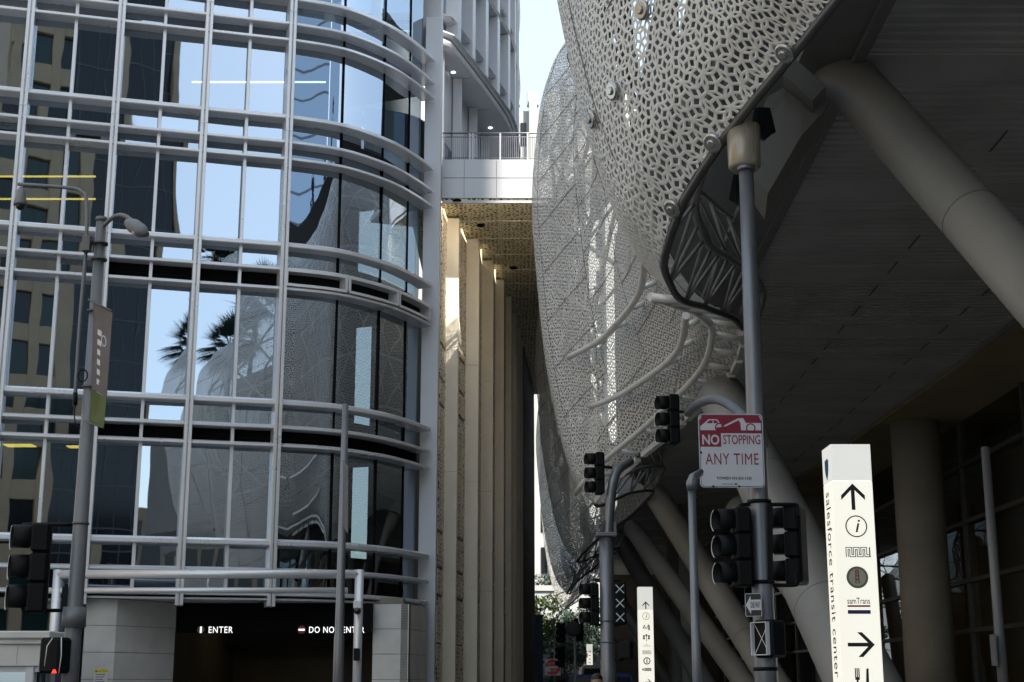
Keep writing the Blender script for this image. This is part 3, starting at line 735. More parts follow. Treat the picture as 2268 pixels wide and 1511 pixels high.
m.build('soffit_joint', M['steel'], so)
m = MB()
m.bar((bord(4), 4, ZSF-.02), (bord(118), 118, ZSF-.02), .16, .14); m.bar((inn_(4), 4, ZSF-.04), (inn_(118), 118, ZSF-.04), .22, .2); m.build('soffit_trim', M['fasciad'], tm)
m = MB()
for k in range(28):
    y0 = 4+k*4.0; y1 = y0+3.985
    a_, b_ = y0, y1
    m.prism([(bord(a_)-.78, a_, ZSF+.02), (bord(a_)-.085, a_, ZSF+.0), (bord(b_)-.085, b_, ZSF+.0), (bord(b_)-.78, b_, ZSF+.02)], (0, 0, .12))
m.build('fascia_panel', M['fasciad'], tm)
m = MB(); m.prism([(bord(4)+.6, 4, ZSF+.36), (bord(98)+.6, 98, ZSF+.36), (bord(98)+.6, 98, 24.3), (bord(18)+.6, 18, 24.3), (bord(18)+.6, 18, 19.1), (bord(4)+.6, 4, 19.1)], (.3, 0, 0)); m.prism([(bord(51)+.62, 51, 24.35), (bord(98)+.62, 98, 24.35), (bord(98)+.62, 98, 31), (bord(51)+.62, 51, 31)], (.26, 0, 0)); m.build('deck_wall_and_blocker', M['deckdark'], tm)  # upper part raised to block sun and the sky behind the holes
m = MB(); m.prism([(bord(-7)+.6, -7, 18.7), (30, -7, 18.7), (33, 97, 18.7), (bord(97)+.6, 97, 18.7)], (0, 0, .5)); m.build('roof_deck', M['concrete'], tm)
m = MB(); m.prism([(5.2, -7, 10.1), (30, -7, 10.1), (30, 3.5, 10.1), (5.2, 3.5, 10.1)], (0, 0, 8.5)); m.build('deck_block', M['fasciad'], tm)
# angular capital panels near the big column
m = MB(); A = [at(1640, 345, 18.5), at(1700, 215, 18.5), at(1775, 170, 18.6), at(1830, 240, 18.7), at(1775, 300, 18.6), at(1700, 430, 18.5)]
m.prism(A, (.15, 1.1, .0)); m.build('capital_panel', M['column'], tm)
m = MB(); A = [at(1735, 165, 18.1), at(1760, 130, 18.1), at(1830, 190, 18.2), at(1800, 222, 18.2)]; m.prism(A, (.1, .5, 0)); m.build('capital_collar', M['fasciad'], tm)
# slanted and upright columns
def slant(pa, ya, pb, yb, r, name='slanted_column', zt=None):
    a = at(*pa, ya); b = at(*pb, yb); d = b-a
    b = a+d*((a.z)/(a.z-b.z)); 
    if zt: a = a+d*((a.z-zt)/(a.z-b.z))*((a.z-b.z)/( (a-b).length or 1))*0 + (d*((a.z-zt)/(a.z-at(*pb, yb).z)))
    m = MB(); n = 14; m.path([a.lerp(b, i/n) for i in range(n+1)], r, 28); o = m.build(name, M['column'], tm)
    m = MB(); L_ = (b-a).length; u_ = (b-a).normalized()
    for t in (.32, .66): m.path([a+u_*(L_*t-.012), a+u_*(L_*t+.012)], r+.004, 28)
    m.build('weld_seam', M['fasciad'], o); return o
slant((1832, 122), 19.4, (2169, 500), 16.6, .38)
slant((1600, 880), 33.6, (1752, 1190), 27.2, .56)
slant((1452, 1095), 56, (1715, 1511), 46, .46)
slant((1378, 1205), 78, (1560, 1511), 66, .46)
slant((1400, 1170), 64, (1640, 1500), 52, .40)
slant((1345, 1285), 98, (1480, 1511), 84, .46)
slant((1640, 1130), 42, (1920, 1500), 34, .46)
def upright(px, py, Y, r, zt=ZSF):
    q = at(px, py, Y); m = MB(); m.path([(q.x, Y, 0.1), (q.x, Y, 3.3), (q.x, Y, 3.32), (q.x, Y, 6.6), (q.x, Y, 6.62), (q.x, Y, zt+.05)], r, 28); return m.build('round_column', M['concrete'], tm)
upright(2036, 1100, 46.5, .78); upright(1822, 1200, 66, .6); upright(1497, 1350, 80, .42); upright(1524, 1400, 70, .36); upright(1690, 1350, 84, .55)
# glass wall of the ground hall
gx = lambda Y: inn_(Y)+2.3
m = MB(); m.add([(gx(12), 12, .1), (gx(116), 116, .1), (gx(116), 116, ZSF), (gx(12), 12, ZSF)], [(0, 1, 2, 3)]); gw = m.build('hall_glazing', M['glass_term'], tm)
m = MB()
for z in (1.0, 3.2, 4.75, 6.6, 8.4): m.bar((gx(12)-.06, 12, z), (gx(116)-.06, 116, z), .14, .13)
Y = 14
while Y < 116: m.box((gx(Y)-.06, Y, 5), (.13, .16, 9.9)); Y += 6.5
m.build('glazing_bar', M['steel'], gw)
m = MB(); m.box((26, 64, 5), (.4, 110, 10)); m.box((19, 64, 9.9), (14, 110, .1)); o_ = MB(); o_.box((20, 117, 5.2), (25, .3, 10)); o_.build('added_end_wall', M['brown'], tm); m.build('hall_wall', mat('hall_wall', (.33, .28, .15), .8, 0, .3, .2), tm)  # dark end wall added to close off the bright background
for px, py, Y in ((2200, 868, 40), (1580, 1430, 90), (1490, 1425, 110)):
    pass
m = MB()
for yy in (20, 36, 52, 68, 84, 100):
    for xx in (17.1,): m.tube((xx, yy, 9.74), (xx, yy, 9.82), .3, 20)
b_ = MB(); b_.box((16.6, 64, 9.5), (.25, 109, .8)); b_.build('lamp_baffle', M['concrete'], tm); m.build('hall_downlight', mat('warm_downlight', (1, .78, .42), .4, 0, 0, emit=14.0), tm)  # beam added only to hide the hall lamps from view
m = MB(); q = at(2200, 868, 44); m.tube((q.x, q.y, ZSF-.05), (q.x, q.y, ZSF-.02), .12, 14); m.build('soffit_light', M['tube_white'], tm)
m = MB()
for px, py, Y in ((1948, 195, 19.2),):
    q = at(px, py, Y); m.path([q+V((0, 0, .3)), q, q+V((-.02, -.12, -.08))], [.05, .08, .1], 12); m.box(q+V((.1, 0, .25)), (.25, .2, .12), None, .02)
m.build('soffit_camera', M['tubewhite'], tm)
# dark brush panels by the lamp drum
m = MB()
for px, py, s_ in ((1690, 275, 1.0), (1643, 425, .8)):
    q = at(px, py, 17.2)
    for i in range(14): t = (i-6.5)/14; m.bar(q+V((t*.16, 0, .22)), q+V((t*.30, .02, -.22+abs(t)*.25)), .012, .05)
m.build('bird_brush', M['black'], tm)
# ================================================================== far background
ft = thing('white_office_tower', 'distant sunlit white precast tower with narrow windows and fluted parapet', 'tower', (4, 150, 0))
zt = at(1165, 225, 150).z; m = MB(); m.box((6, 154, zt/2-.5), (32, 7.4, zt-1))
x = -10
xs = []
while x < 22: xs.append(x); x += 2.05
for x in xs: m.box((x, 150.0, zt/2+5.5), (.9, .7, zt-11), None, .05); m.box((x, 150.2, zt+.3), (1.3, .8, 1.6), None, .05)
m.build('wall', M['farwhite'], ft)
m = MB()
for x in xs:
    z = 12.4
    while z < zt-5: m.box((x+1.02, 150.27, z+1.45), (.62, .1, 2.7)); z += 4.25
m.build('window', M['tandark'], ft)['kind'] = 'stuff'
pl = thing('planter_podium', 'low white podium with shrubs on top below the distant white tower', 'building', (4, 140, 0))
m = MB(); m.box((0, 142, 5.0), (10, 10, 10)); m.box((0, 142, 10.2), (10.4, 10.4, .5)); m.build('wall', M['farwhite'], pl)
m = MB(); m.box((8, 136.9, 3), (14, .1, 4)); m.build('window', M['tandark'], pl)
def leaves(m, c, r, n, size, sq=(1, 1, 1), hollow=.3):
    for _ in range(n):
        d = V((random.gauss(0, 1), random.gauss(0, 1), random.gauss(0, 1))).normalized()*(hollow+(1-hollow)*random.random()**.5)
        p = V(c)+V((d.x*r*sq[0], d.y*r*sq[1], d.z*r*sq[2])); a = V((random.gauss(0, 1), random.gauss(0, 1), random.gauss(0, 1))).normalized(); b = a.cross(V((random.gauss(0, 1), random.gauss(0, 1), random.gauss(0, 1)))).normalized()
        s_ = size*random.uniform(.6, 1.3); m.add([p-a*s_, p-b*s_*.5, p+a*s_, p+b*s_*.5], [(0, 1, 2, 3)])
m = MB()
for x in (1.2, 2.3, 3.2, 4.4): leaves(m, (x+1, 138, 10.9), .8, 160, .16)
m.build('shrub', M['leafdark'], pl)
def tree(name, label, x, y, h, r, mt, n, size, group=None):
    t = thing(name, label, 'tree', (x, y, 0), group)
    m = MB(); m.path([(x, y, 0), (x+.05, y, h*.3), (x-.1, y, h*.6), (x, y, h*.85)], [.22, .17, .1, .04], 8)
    for i in range(7):
        a = i*2.4; z = h*(.35+.06*i); m.path([(x, y, z), (x+math.cos(a)*r*.5, y+math.sin(a)*r*.5, z+r*.35), (x+math.cos(a)*r*.8, y+math.sin(a)*r*.8, z+r*.5)], [.08, .05, .02], 6)
    m.build('trunk', M['bark'], t)
    m = MB()
    for i in range(15):
        a = random.uniform(0, 6.28); q = random.uniform(.1, .8)*r; z = h*random.uniform(.45, .92)
        leaves(m, (x+math.cos(a)*q, y+math.sin(a)*q, z), r*random.uniform(.32, .5), n, size, (1, 1, .8))
    m.build('crown', mt, t); return t
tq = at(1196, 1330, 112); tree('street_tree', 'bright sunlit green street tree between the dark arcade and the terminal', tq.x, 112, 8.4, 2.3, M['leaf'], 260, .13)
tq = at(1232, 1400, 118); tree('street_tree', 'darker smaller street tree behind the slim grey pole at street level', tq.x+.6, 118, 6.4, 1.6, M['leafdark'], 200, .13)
tq = at(1292, 1400, 126); tree('street_tree', 'broad dark tree added to cover a bright gap behind the far end of the skin', tq.x, 126, 9.0, 2.9, M['leafdark'], 260, .15)  # tree added to cover a bright gap below the skin
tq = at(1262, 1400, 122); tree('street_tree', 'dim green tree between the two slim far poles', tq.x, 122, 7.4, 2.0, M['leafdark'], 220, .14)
bb = thing('blue_panel_building', 'narrow blue metal clad building at the end of the alley beside the sunlit tree', 'building', (2, 100, 0))
q0, q1 = at(1172, 1365, 100), at(1202, 1365, 100); m = MB(); nb = 9
for i in range(nb): h = q0.z/nb; m.box(((q0.x+q1.x)/2, 102, h*(i+.5)), (q1.x-q0.x, 4, h-.03))
m.box(((q0.x+q1.x)/2, 102, q0.z/2), (q1.x-q0.x-.06, 3.94, q0.z-.02)); m.build('wall', M['bluebld'], bb)
m = MB(); m.box(((q0.x+q1.x)/2, 102, q0.z+.06), (q1.x-q0.x+.1, 4.1, .12)); m.build('parapet', M['bluebld'], bb)
eb = thing('street_end_building', 'low building coloured dark for shade with dark shopfront closing the far end of the street', 'building', (8, 132, 0))
q = at(1300, 1428, 130); m = MB(); m.box((11, 132, q.z+.4), (18, 3, .9)); m.build('wall', M['towerdark'], eb)  # shade put into the wall colour, which stays dark in the sun
m = MB(); m.box((11, 132.4, q.z/2), (17.6, 2.6, q.z-.1)); m.build('shopfront', M['towerdark'], eb)
# ================================================================== street furniture
def head_proto(sections=3):
    """three section signal facing -Y, centred on the origin, 1.05 m tall"""
    t = thing('traffic_signal', '', 'traffic light', (0, 0, 0))
    m = MB()
    for i in range(sections): m.box((0, .1, (i-1)*.345), (.345, .2, .335), None, .025)
    m.box((0, .205, 0), (.22, .03, .96), None, .01); m.build('housing', M['black'], t)
    for i in range(sections):
        z = (i-1)*.345; m = MB(); n = 20; vs = []; fs = []
        for k in range(n+1):
            a = -math.pi*.25+math.pi*1.5*k/n
            for yy, rr in ((0, .155), (-.225+.03*math.cos(a), .15), (-.225+.03*math.cos(a), .142), (0, .147)): vs.append((math.cos(a)*rr, yy, z+math.sin(a)*rr))
        for k in range(n): 
            for j in range(4): fs.append((k*4+j, k*4+(j+1) % 4, (k+1)*4+(j+1) % 4, (k+1)*4+j))
        m.add(vs, fs, True); vz = m.build('visor', M['black'], t)
        m = MB(); m.path([(math.cos(a)*.151, -.227+.03*math.cos(a), z+math.sin(a)*.151) for a in [math.pi*(.62+.72*k/10) for k in range(11)]], .006, 5); m.build('rim', M['rim'], vz)
        m = MB(); m.sphere((0, .0, z), .14, 16, 8, (1, .25, 1)); m.build('lens', M['lens'], t)
    return t
proto = head_proto()
used = [False]
def signal(px, py, Y, rz, h, label):
    t = proto if not used[0] else copy_tree(proto); used[0] = True
    t.location = at(px, py, Y); t.rotation_euler = (0, 0, rz); t.scale = (h/1.05,)*3; t['label'] = label; t['group'] = 'traffic signal heads'; return t
R = math.radians
def brackets(t, px0, px1, py0, py1, Y, r=.02, side=None):
    """pipe frame that carries a signal"""
    a0, a1, b0, b1 = at(px0, py0, Y), at(px1, py0, Y), at(px0, py1, Y), at(px1, py1, Y)
    m = MB(); m.path(spline([a0+V((0, 0, -.12)), a0+V((0, 0, -.03)), a0+V((.03*(1 if px1 > px0 else -1), 0, 0)), a1], 4), r, 8); m.path(spline([b0+V((0, 0, .12)), b0+V((0, 0, .03)), b0+V((.03*(1 if px1 > px0 else -1), 0, 0)), b1], 4), r, 8)
    return m
# --- left lamp post
LP = 17.0
lp = thing('street_lamp', 'weathered grey lamp post with cobra head and bell shaped camera by the glass facade', 'street lamp', (at(165, 1511, LP).x, LP, 0))
bx = at(176, 1200, LP).x
topz = at(208, 487, LP).z
m = MB(); m.path([(bx, LP, 0), (bx, LP, 2.2), (bx, LP, topz)], [.105, .095, .062], 18); m.tube((bx, LP, topz-.02), (bx, LP, topz+.03), .07, 14)
m.tube((bx, LP, at(140, 1390, LP).z-.0), (bx, LP, at(140, 1345, LP).z), .135, 18); m.build('pole', M['polegrey'], lp)
m = MB(); m.path(spline([at(222, 508, LP), at(250, 482, LP-.1), at(275, 478, LP-.2), at(300, 497, LP-.3)], 6), .028, 10); m.build('lamp_arm', M['polegrey'], lp)
q0, q1 = at(282, 492, LP-.28), at(326, 520, LP-.5); m = MB(); m.path([q0, q0.lerp(q1, .3), q0.lerp(q1, .7), q1], [.045, .09, .085, .03], 14); ch = m.build('cobra_head', M['polegrey'], lp)
m = MB(); qq = q0.lerp(q1, .55); m.sphere(qq+V((0, 0, -.05)), .075, 14, 8, (1, 1, .6)); m.build('lamp_lens', M['signwhite'], ch)
m = MB(); m.path(spline([at(165, 900, LP), at(178, 700, LP), at(190, 560, LP), at(192, 450, LP), at(180, 425, LP), at(150, 416, LP), at(40, 408, LP)], 6), .024, 10); m.build('camera_arm', M['polegrey'], lp)
q = at(46, 440, LP); m = MB(); m.path([q+V((0, 0, .15)), q+V((0, 0, .10)), q+V((0, 0, .02)), q+V((0, 0, -.06)), q+V((0, 0, -.09))], [.025, .055, .06, .085, .08], 16); bc = m.build('bell_camera', M['polegrey'], lp)
m = MB(); m.sphere(q+V((0, 0, -.09)), .06, 12, 8); m.build('dome', M['lens'], bc)
m = MB()
for py in (540, 575, 690, 858, 1160): m.tube((bx, LP, at(180, py, LP).z-.012), (bx, LP, at(180, py, LP).z+.012), .1, 14)
m.box((at(197, 545, LP).x, LP-.08, at(197, 545, LP).z), (.1, .1, .2), None, .01); m.build('clamp', M['steel'], lp)
m = MB(); c = at(183, 832, LP-.12); m.path([c+V((.058*math.cos(a), 0, .072*math.sin(a))) for a in np.linspace(0, 2*math.pi, 25)[:-1]], .008, 6, closed=True); 
m.path(spline([at(167, 895, LP-.1), at(165, 920, LP-.1), at(168, 940, LP-.1), at(178, 948, LP-.1)], 6), .008, 6); m.tube(at(167, 870, LP-.1), at(167, 897, LP-.1), .028, 10); m.build('cable', M['black'], lp)
# banner
bn = thing('street_banner', 'narrow grey and green hanging banner seen nearly edge-on on the left lamp post', 'banner', at(225, 800, LP-.1))
B4 = [at(207, 665, LP-.1), at(249, 690, LP-.42), at(236, 880, LP-.42), at(203, 862, LP-.1)]
m = MB(); dn = (B4[1]-B4[0]).cross(B4[3]-B4[0]).normalized(); m.prism(B4, dn*.006); b1_ = m.build('cloth', M['bannerg'], bn)
B5 = [at(203, 863, LP-.1), at(236, 881, LP-.42), at(229, 948, LP-.42), at(198, 932, LP-.1)]; m = MB(); m.prism(B5, dn*.006); m.build('green_hem', M['bannergreen'], bn)
fb = (B4[3], (B4[1]-B4[0]).normalized(), (B4[0]-B4[3]).normalized(), -dn if dn.y > 0 else dn)
Lw = (B4[1]-B4[0]).length; Lh = (B4[0]-B4[3]).length
m = MB(); m.ring(fb, (Lw*.62, Lh*.62), .06, .012, th=.012)
for i in range(6): m.flat(fb, [(Lw*.30, Lh*(.1+i*.11)), (Lw*.5, Lh*(.1+i*.11)), (Lw*.5, Lh*(.16+i*.11)), (Lw*.30, Lh*(.16+i*.11))], .012)
m.build('print', M['signwhite'], bn)
m = MB(); m.tube(B4[0]+V((-.06, 0, .01)), B4[1], .012, 6); m.tube(B5[3]+V((-.06, 0, 0)), B5[2], .012, 6); m.build('bracket', M['steel'], bn)
s1 = signal(66, 1258, LP-.1, R(-76), 1.05, 'black three section signal on the lamp post at far left, visors pointing left'); 
m = brackets(s1, 52, 160, 1162, 1352, LP+.1, .022); m.box(at(148, 1325, LP), (.1, .1, .26), None, .01); tag(m.build('signal_bracket', M['black']), 'black pipe bracket holding the far left signal to the lamp post', 'bracket')
ps = thing('pedestrian_signal', 'black pedestrian signal with a glowing red symbol low on the left lamp post', 'pedestrian signal', at(122, 1455, LP-.15))
q = at(122, 1452, LP-.15); m = MB(); m.box(q, (.28, .24, .40), Matrix.Rotation(R(-20), 3, 'Z'), .03); m.build('housing', M['black'], ps)
m = MB(); m.path([q+V((-.0, -.14, .19)), q+V((-.03, -.22, .1)), q+V((-.05, -.2, -.12))], .006, 5); m.path([q+V((.1, -.14, .2)), q+V((.12, -.16, .0)), q+V((.1, -.14, -.2))], .006, 5); m.build('rim', M['rim'], ps)
m = MB(); h = at(120, 1487, LP-.33); m.add([h+V((-.03, 0, -.02)), h+V((.03, 0, -.02)), h+V((.012, 0, .02)), h+V((-.012, 0, .02))], [(0, 1, 2, 3)]); m.build('lit_symbol', M['redlamp'], ps)
m = MB(); m.tube(q+V((.1, .1, .05)), (bx, LP, q.z+.05), .03, 8); m.build('bracket', M['black'], ps)
# --- slim pole in front of the garage
SP = 20.0; px_ = at(757, 1200, SP).x
sp = thing('bare_pole', 'tall bare galvanised pole standing in front of the garage entrance', 'pole', (px_, SP, 0))
tz = at(765, 897, SP).z; m = MB(); m.path([(px_, SP, 0), (px_, SP, 2.2), (px_, SP, 2.24), (px_, SP, tz)], [.078, .070, .062, .045], 16); m.build('pole', M['galv'], sp)
m = MB(); m.sphere((px_, SP, tz), .046, 12, 6, (1, 1, .4)); m.build('cap', M['galv'], sp)
m = MB(); A = at(770, 1022, SP-.1); Bq = at(773, 1188, SP-.1); 
m.prism([at(760, 1018, SP-.05), at(771, 1035, SP-.45), at(770, 1182, SP-.45), at(759, 1165, SP-.05)], (.006, .002, 0)); tag(m.build('edge_on_sign', M['bannerg']), 'weathered sign plate seen edge-on, bolted to the bare galvanised pole', 'sign')
# --- main signal pole on the right
RP = 16.0; rx = at(1683, 1150, RP).x
rp = thing('signal_pole', 'thick galvanised traffic signal pole carrying the no stopping sign', 'pole', (rx, RP, 0))
tz = at(1663, 372, RP).z
m = MB(); m.path([(rx, RP, 0), (rx, RP, 2.0), (rx, RP, 2.02), (rx, RP, 4.6), (rx, RP, tz)], [.15, .125, .122, .105, .085], 20); m.tube((rx, RP, tz-.04), (rx, RP, tz+.01), .105, 18); m.build('pole', M['galv'], rp)
m = MB(); zl = at(1665, 292, RP+.25).z; m.path([(rx, RP+.1, tz+.012), (rx, RP+.1, tz+.05), (rx, RP+.1, zl)], [.16, .19, .2], 24); m.build('lamp_drum', M['brass'], rp)
m = MB(); m.path(spline([at(1690, 985, RP), at(1640, 915, RP+1), at(1590, 885, RP+2.5), at(1550, 893, RP+4.5), at(1524, 915, RP+6)], 6), [.065]*25, 12); m.build('mast_arm', M['galv'], rp)
m = MB()
for py in (1112, 1290, 1390, 1482): z = at(1690, py, RP).z; m.tube((rx, RP, z-.02), (rx, RP, z+.02), .135, 16)
m.build('clamp', M['black'], rp)
# NO STOPPING sign
SGY = 15.75
ns = thing('no_stopping_sign', 'white and dark red no stopping any time sign with tow truck picture', 'sign', at(1620, 998, SGY))
def rect_round(x0, x1, y0, y1, r, n=5):
    out = []
    for cx, cy, a0 in ((x1-r, y1-r, 0), (x0+r, y1-r, 90), (x0+r, y0+r, 180), (x1-r, y0+r, 270)):
        for k in range(n+1): a = R(a0+90*k/n); out.append((cx+r*math.cos(a), cy+r*math.sin(a)))
    return out
so_ = at(1620, 998, SGY); fs_ = frame(so_, (1, .03, 0), (.03, -1, 0))
W2 = (at(1692, 998, SGY)-at(1548, 998, SGY)).length/2; H2 = (at(1620, 916, SGY).z-at(1620, 1079, SGY).z)/2
m = MB(); m.flat(fs_, rect_round(-W2, W2, -H2, H2, .05), -.006); m.build('plate', M['signwhite'], ns)
def yy(t): return H2-2*H2*t        # 0 top .. 1 bottom
def xx(t): return -W2+2*W2*t
m = MB()
r_ = .045
m.flat(fs_, [(xx(.02), yy(.265)), (xx(.98), yy(.265)), (xx(.98), yy(.10)), (xx(.94), yy(.02)), (xx(.06), yy(.02)), (xx(.02), yy(.10))], .002)
m.flat(fs_, [(xx(.02), yy(.45)), (xx(.345), yy(.45)), (xx(.345), yy(.2655)), (xx(.02), yy(.2655))], .002)
m.text(fs_, 'STOPPING', .135, (xx(.665), yy(.352)), bold=.001, fit=(W2*2*.575, .105))
m.text(fs_, 'ANY TIME', .17, (xx(.505), yy(.615)), bold=0, space=1.1, fit=(W2*2*.82, .125))
m.build('red_print', M['signred'], ns)
m = MB(); m.text(fs_, 'NO', .155, (xx(.185), yy(.355)), th=.006, bold=.004, fit=(W2*2*.265, .115))
def poly(pts, th=.005): m.flat(fs_, [(xx(a), yy(b)) for a, b in pts], th)
poly([(.03, .225), (.03, .17), (.09, .13), (.16, .075), (.29, .075), (.345, .135), (.36, .16), (.345, .185), (.28, .185), (.28, .225)])
poly([(.36, .175), (.62, .06), (.70, .06), (.74, .125), (.97, .125), (.97, .225), (.66, .225), (.655, .13), (.63, .085), (.42, .175)])
m.build('white_print', M['signwhite'], ns)
m = MB()
for c in ((.33, .19), (.81, .195)): m.ring(fs_, (xx(c[0]), yy(c[1])), .047, .013, th=.008)
m.flat(fs_, [(xx(.12), yy(.13)), (xx(.175), yy(.09)), (xx(.22), yy(.09)), (xx(.22), yy(.13))], .008); m.flat(fs_, [(xx(.235), yy(.13)), (xx(.235), yy(.09)), (xx(.28), yy(.09)), (xx(.31), yy(.13))], .008)
m.build('tow_wheel', M['signred'], ns)
m = MB(); m.text(fs_, 'TOWED? 415-553-1235', .042, (xx(.525), yy(.875)), bold=.001, fit=(W2*2*.54, .03)); m.text(fs_, 'HOTLINE', .026, (xx(.42), yy(.955)), fit=(.12, .016)); 
m.stroke(fs_, rect_round(-W2+.012, W2-.012, -H2+.012, H2-.012, .042), .005, True, .003)
m.flat(fs_, [(xx(.53), yy(.963)), (xx(.57), yy(.963)), (xx(.57), yy(.945)), (xx(.53), yy(.945))]); m.build('black_print', M['signblack'], ns)
m = MB()
for c in ((.03, .53), (.03, .83), (.2, .985), (.6, .985)): m.disc(fs_, (xx(c[0]), yy(c[1])), .011, th=.01)
m.bar(so_+V((W2*.5, .05, .3)), V((rx, RP, so_.z+.3)), .05, .05); m.bar(so_+V((W2*.5, .05, -.3)), V((rx, RP, so_.z-.3)), .05, .05); m.build('bracket', M['black'], ns)
s2 = signal(1625, 1212, RP-.1, R(-84), .88, 'black three section signal left of the thick signal pole, visors pointing left')
s3 = signal(1746, 1208, RP+.2, R(-122), .90, 'black signal right of the thick signal pole, seen from behind')
m = brackets(s2, 1640, 1690, 1118, 1294, RP, .022); m2 = brackets(s3, 1765, 1690, 1118, 1296, RP, .022); m.add(m2.v, m2.f); m.bar(at(1706, 1118, RP-.12), at(1706, 1290, RP-.12), .05, .05); tag(m.build('signal_bracket', M['black']), 'black pipe frame holding two signals to the thick signal pole', 'bracket')
s4 = signal(1480, 930, RP+6.3, R(-84), .80, 'highest black signal, hanging at the end of the curved mast arm beside the sign')
m = MB(); m.tube(at(1493, 912, RP+6.3), at(1530, 912, RP+6.1), .02, 8); tag(m.build('signal_bracket', M['black']), 'thin black arm between the highest signal and the curved mast', 'bracket')
# ONE WAY sign and pedestrian signal
ow = thing('one_way_sign', 'small white and black one way arrow sign on the thick signal pole', 'sign', at(1669, 1340, RP-.25))
qs = at(1669, 1340, RP-.25); fo = frame(qs, (1, -.5, 0), (-.5, -1, 0)); w_, h_ = .095, .125
m = MB(); m.flat(fo, rect_round(-w_, w_, -h_, h_, .012), -.005); m.build('plate', M['signblack'], ow)
m = MB(); m.stroke(fo, rect_round(-w_+.006, w_-.006, -h_+.006, h_-.006, .01), .005, True)
m.flat(fo, [(-.085, .0), (-.03, .095), (-.03, .055), (.082, .055), (.082, -.055), (-.03, -.055), (-.03, -.095)]); m.build('white_arrow', M['signwhite'], ow)
m = MB(); m.text(fo, 'ONE WAY', .062, (.02, 0), th=.006, bold=.001, fit=(.105, .07)); m.build('lettering', M['signblack'], ow)
m = MB(); m.bar(qs+V((.06, .03, .05)), V((rx, RP, qs.z+.05)), .03, .03); m.build('bracket', M['steel'], ow)
def ped_box(q, rot, name, label, grill=True, s=1.0):
    t = thing('pedestrian_signal', label, 'pedestrian signal', q, 'pedestrian signal boxes'); Rm = Matrix.Rotation(rot, 3, 'Z')
    m = MB(); m.box(V(q), (.30*s, .22*s, .40*s), Rm, .03); m.build('housing', M['black'], t)
    if grill:
        o = V(q)+Rm @ V((0, -.112*s, 0)); f_ = (o, Rm @ V((1, 0, 0)), V((0, 0, 1)), Rm @ V((0, -1, 0)))
        m = MB(); a, b = .12*s, .17*s; m.stroke(f_, [(-a, -b), (a, b)], .007); m.stroke(f_, [(-a, b), (a, -b)], .007); m.stroke(f_, [(-a, -b), (a, -b), (a, b), (-a, b)], .008, True, .05); m.build('grille', M['rim'], t)
    return t
ped_box(at(1705, 1415, RP-.15), R(-58), '', 'black pedestrian signal with crossed white grille below the one way sign')
# --- second signal pole (gooseneck)
GP = 34.0; gx_ = at(1345, 1350, GP).x
gp2 = thing('signal_pole', 'gooseneck grey signal pole in the middle distance beside the lit pylon', 'pole', (gx_, GP, 0))
m = MB(); zc = at(1345, 1185, GP).z; m.path([(gx_, GP, 0), (gx_, GP, 2.1), (gx_, GP, 2.13), (gx_, GP, zc)], [.19, .18, .17, .165], 18)
for py in (1375, 1422): z = at(1345, py, GP).z; m.tube((gx_, GP, z-.015), (gx_, GP, z+.015), .19, 16)
m.build('pole', M['galv'], gp2)
m = MB(); m.box((gx_, GP, zc+.0), (.5, .4, .10), None, .02); m.box((gx_-.2, GP, zc+.18), (.06, .3, .4)); m.box((gx_+.2, GP, zc+.12), (.06, .3, .3)); m.build('clamp', M['galv'], gp2)
m = MB(); m.path(spline([at(1346, 1190, GP), at(1352, 1110, GP), at(1360, 1060, GP), at(1372, 1038, GP+.3), at(1395, 1022, GP+.8)], 6), .115, 14); m.build('mast_arm', M['galv'], gp2)
s5 = signal(1318, 1049, GP, R(-84), 1.02, 'black signal hung left of the gooseneck pole, in front of the perforated skin')
m = MB(); m.tube(at(1333, 1034, GP), at(1356, 1036, GP), .035, 8); tag(m.build('signal_bracket', M['black']), 'short black arm joining a signal to the gooseneck pole top', 'bracket')
s6 = signal(1306, 1338, GP, R(-84), .98, 'lower black signal left of the gooseneck pole, visors pointing left')
s7 = thing('traffic_signal', 'black signal with three crossed-out lenses right of the gooseneck pole', 'traffic light', at(1373, 1336, GP-.3), 'traffic signal heads')
q = at(1373, 1336, GP-.3); m = MB(); m.box(q+V((0, .1, 0)), (.30, .25, .98), None, .03); m.build('housing', M['black'], s7)
m = MB(); f7 = frame(q+V((0, -.03, 0)), (1, 0, 0), (0, -1, 0))
for i in (-1, 0, 1): m.stroke(f7, [(-.09, i*.32-.09), (.09, i*.32+.09)], .02); m.stroke(f7, [(-.09, i*.32+.09), (.09, i*.32-.09)], .02)
m.build('cross_strap', M['rim'], s7)
m = MB()
for i in (-1, 0, 1): m.path([(q.x+math.cos(a)*.13, q.y-.02, q.z+i*.32+math.sin(a)*.13) for a in np.linspace(0, 2*math.pi, 21)[:-1]], .015, 5, closed=True)
m.build('lens_ring', M['black'], s7)
m = MB(); m.tube(at(1318, 1287, GP), at(1375, 1287, GP), .03, 8); m.tube(at(1318, 1384, GP), at(1375, 1384, GP), .03, 8); tag(m.build('signal_bracket', M['black']), 'two black bars carrying signals either side of the gooseneck pole', 'bracket')
t = ped_box(at(1386, 1440, GP-.3), R(160), '', 'black pedestrian signal box seen from behind right of the gooseneck pole', False, 1.02)
m = MB(); m.tube(at(1352, 1418, GP), at(1380, 1420, GP-.2), .03, 8); m.tube(at(1352, 1460, GP), at(1380, 1462, GP-.2), .03, 8); m.build('bracket', M['black'], t)
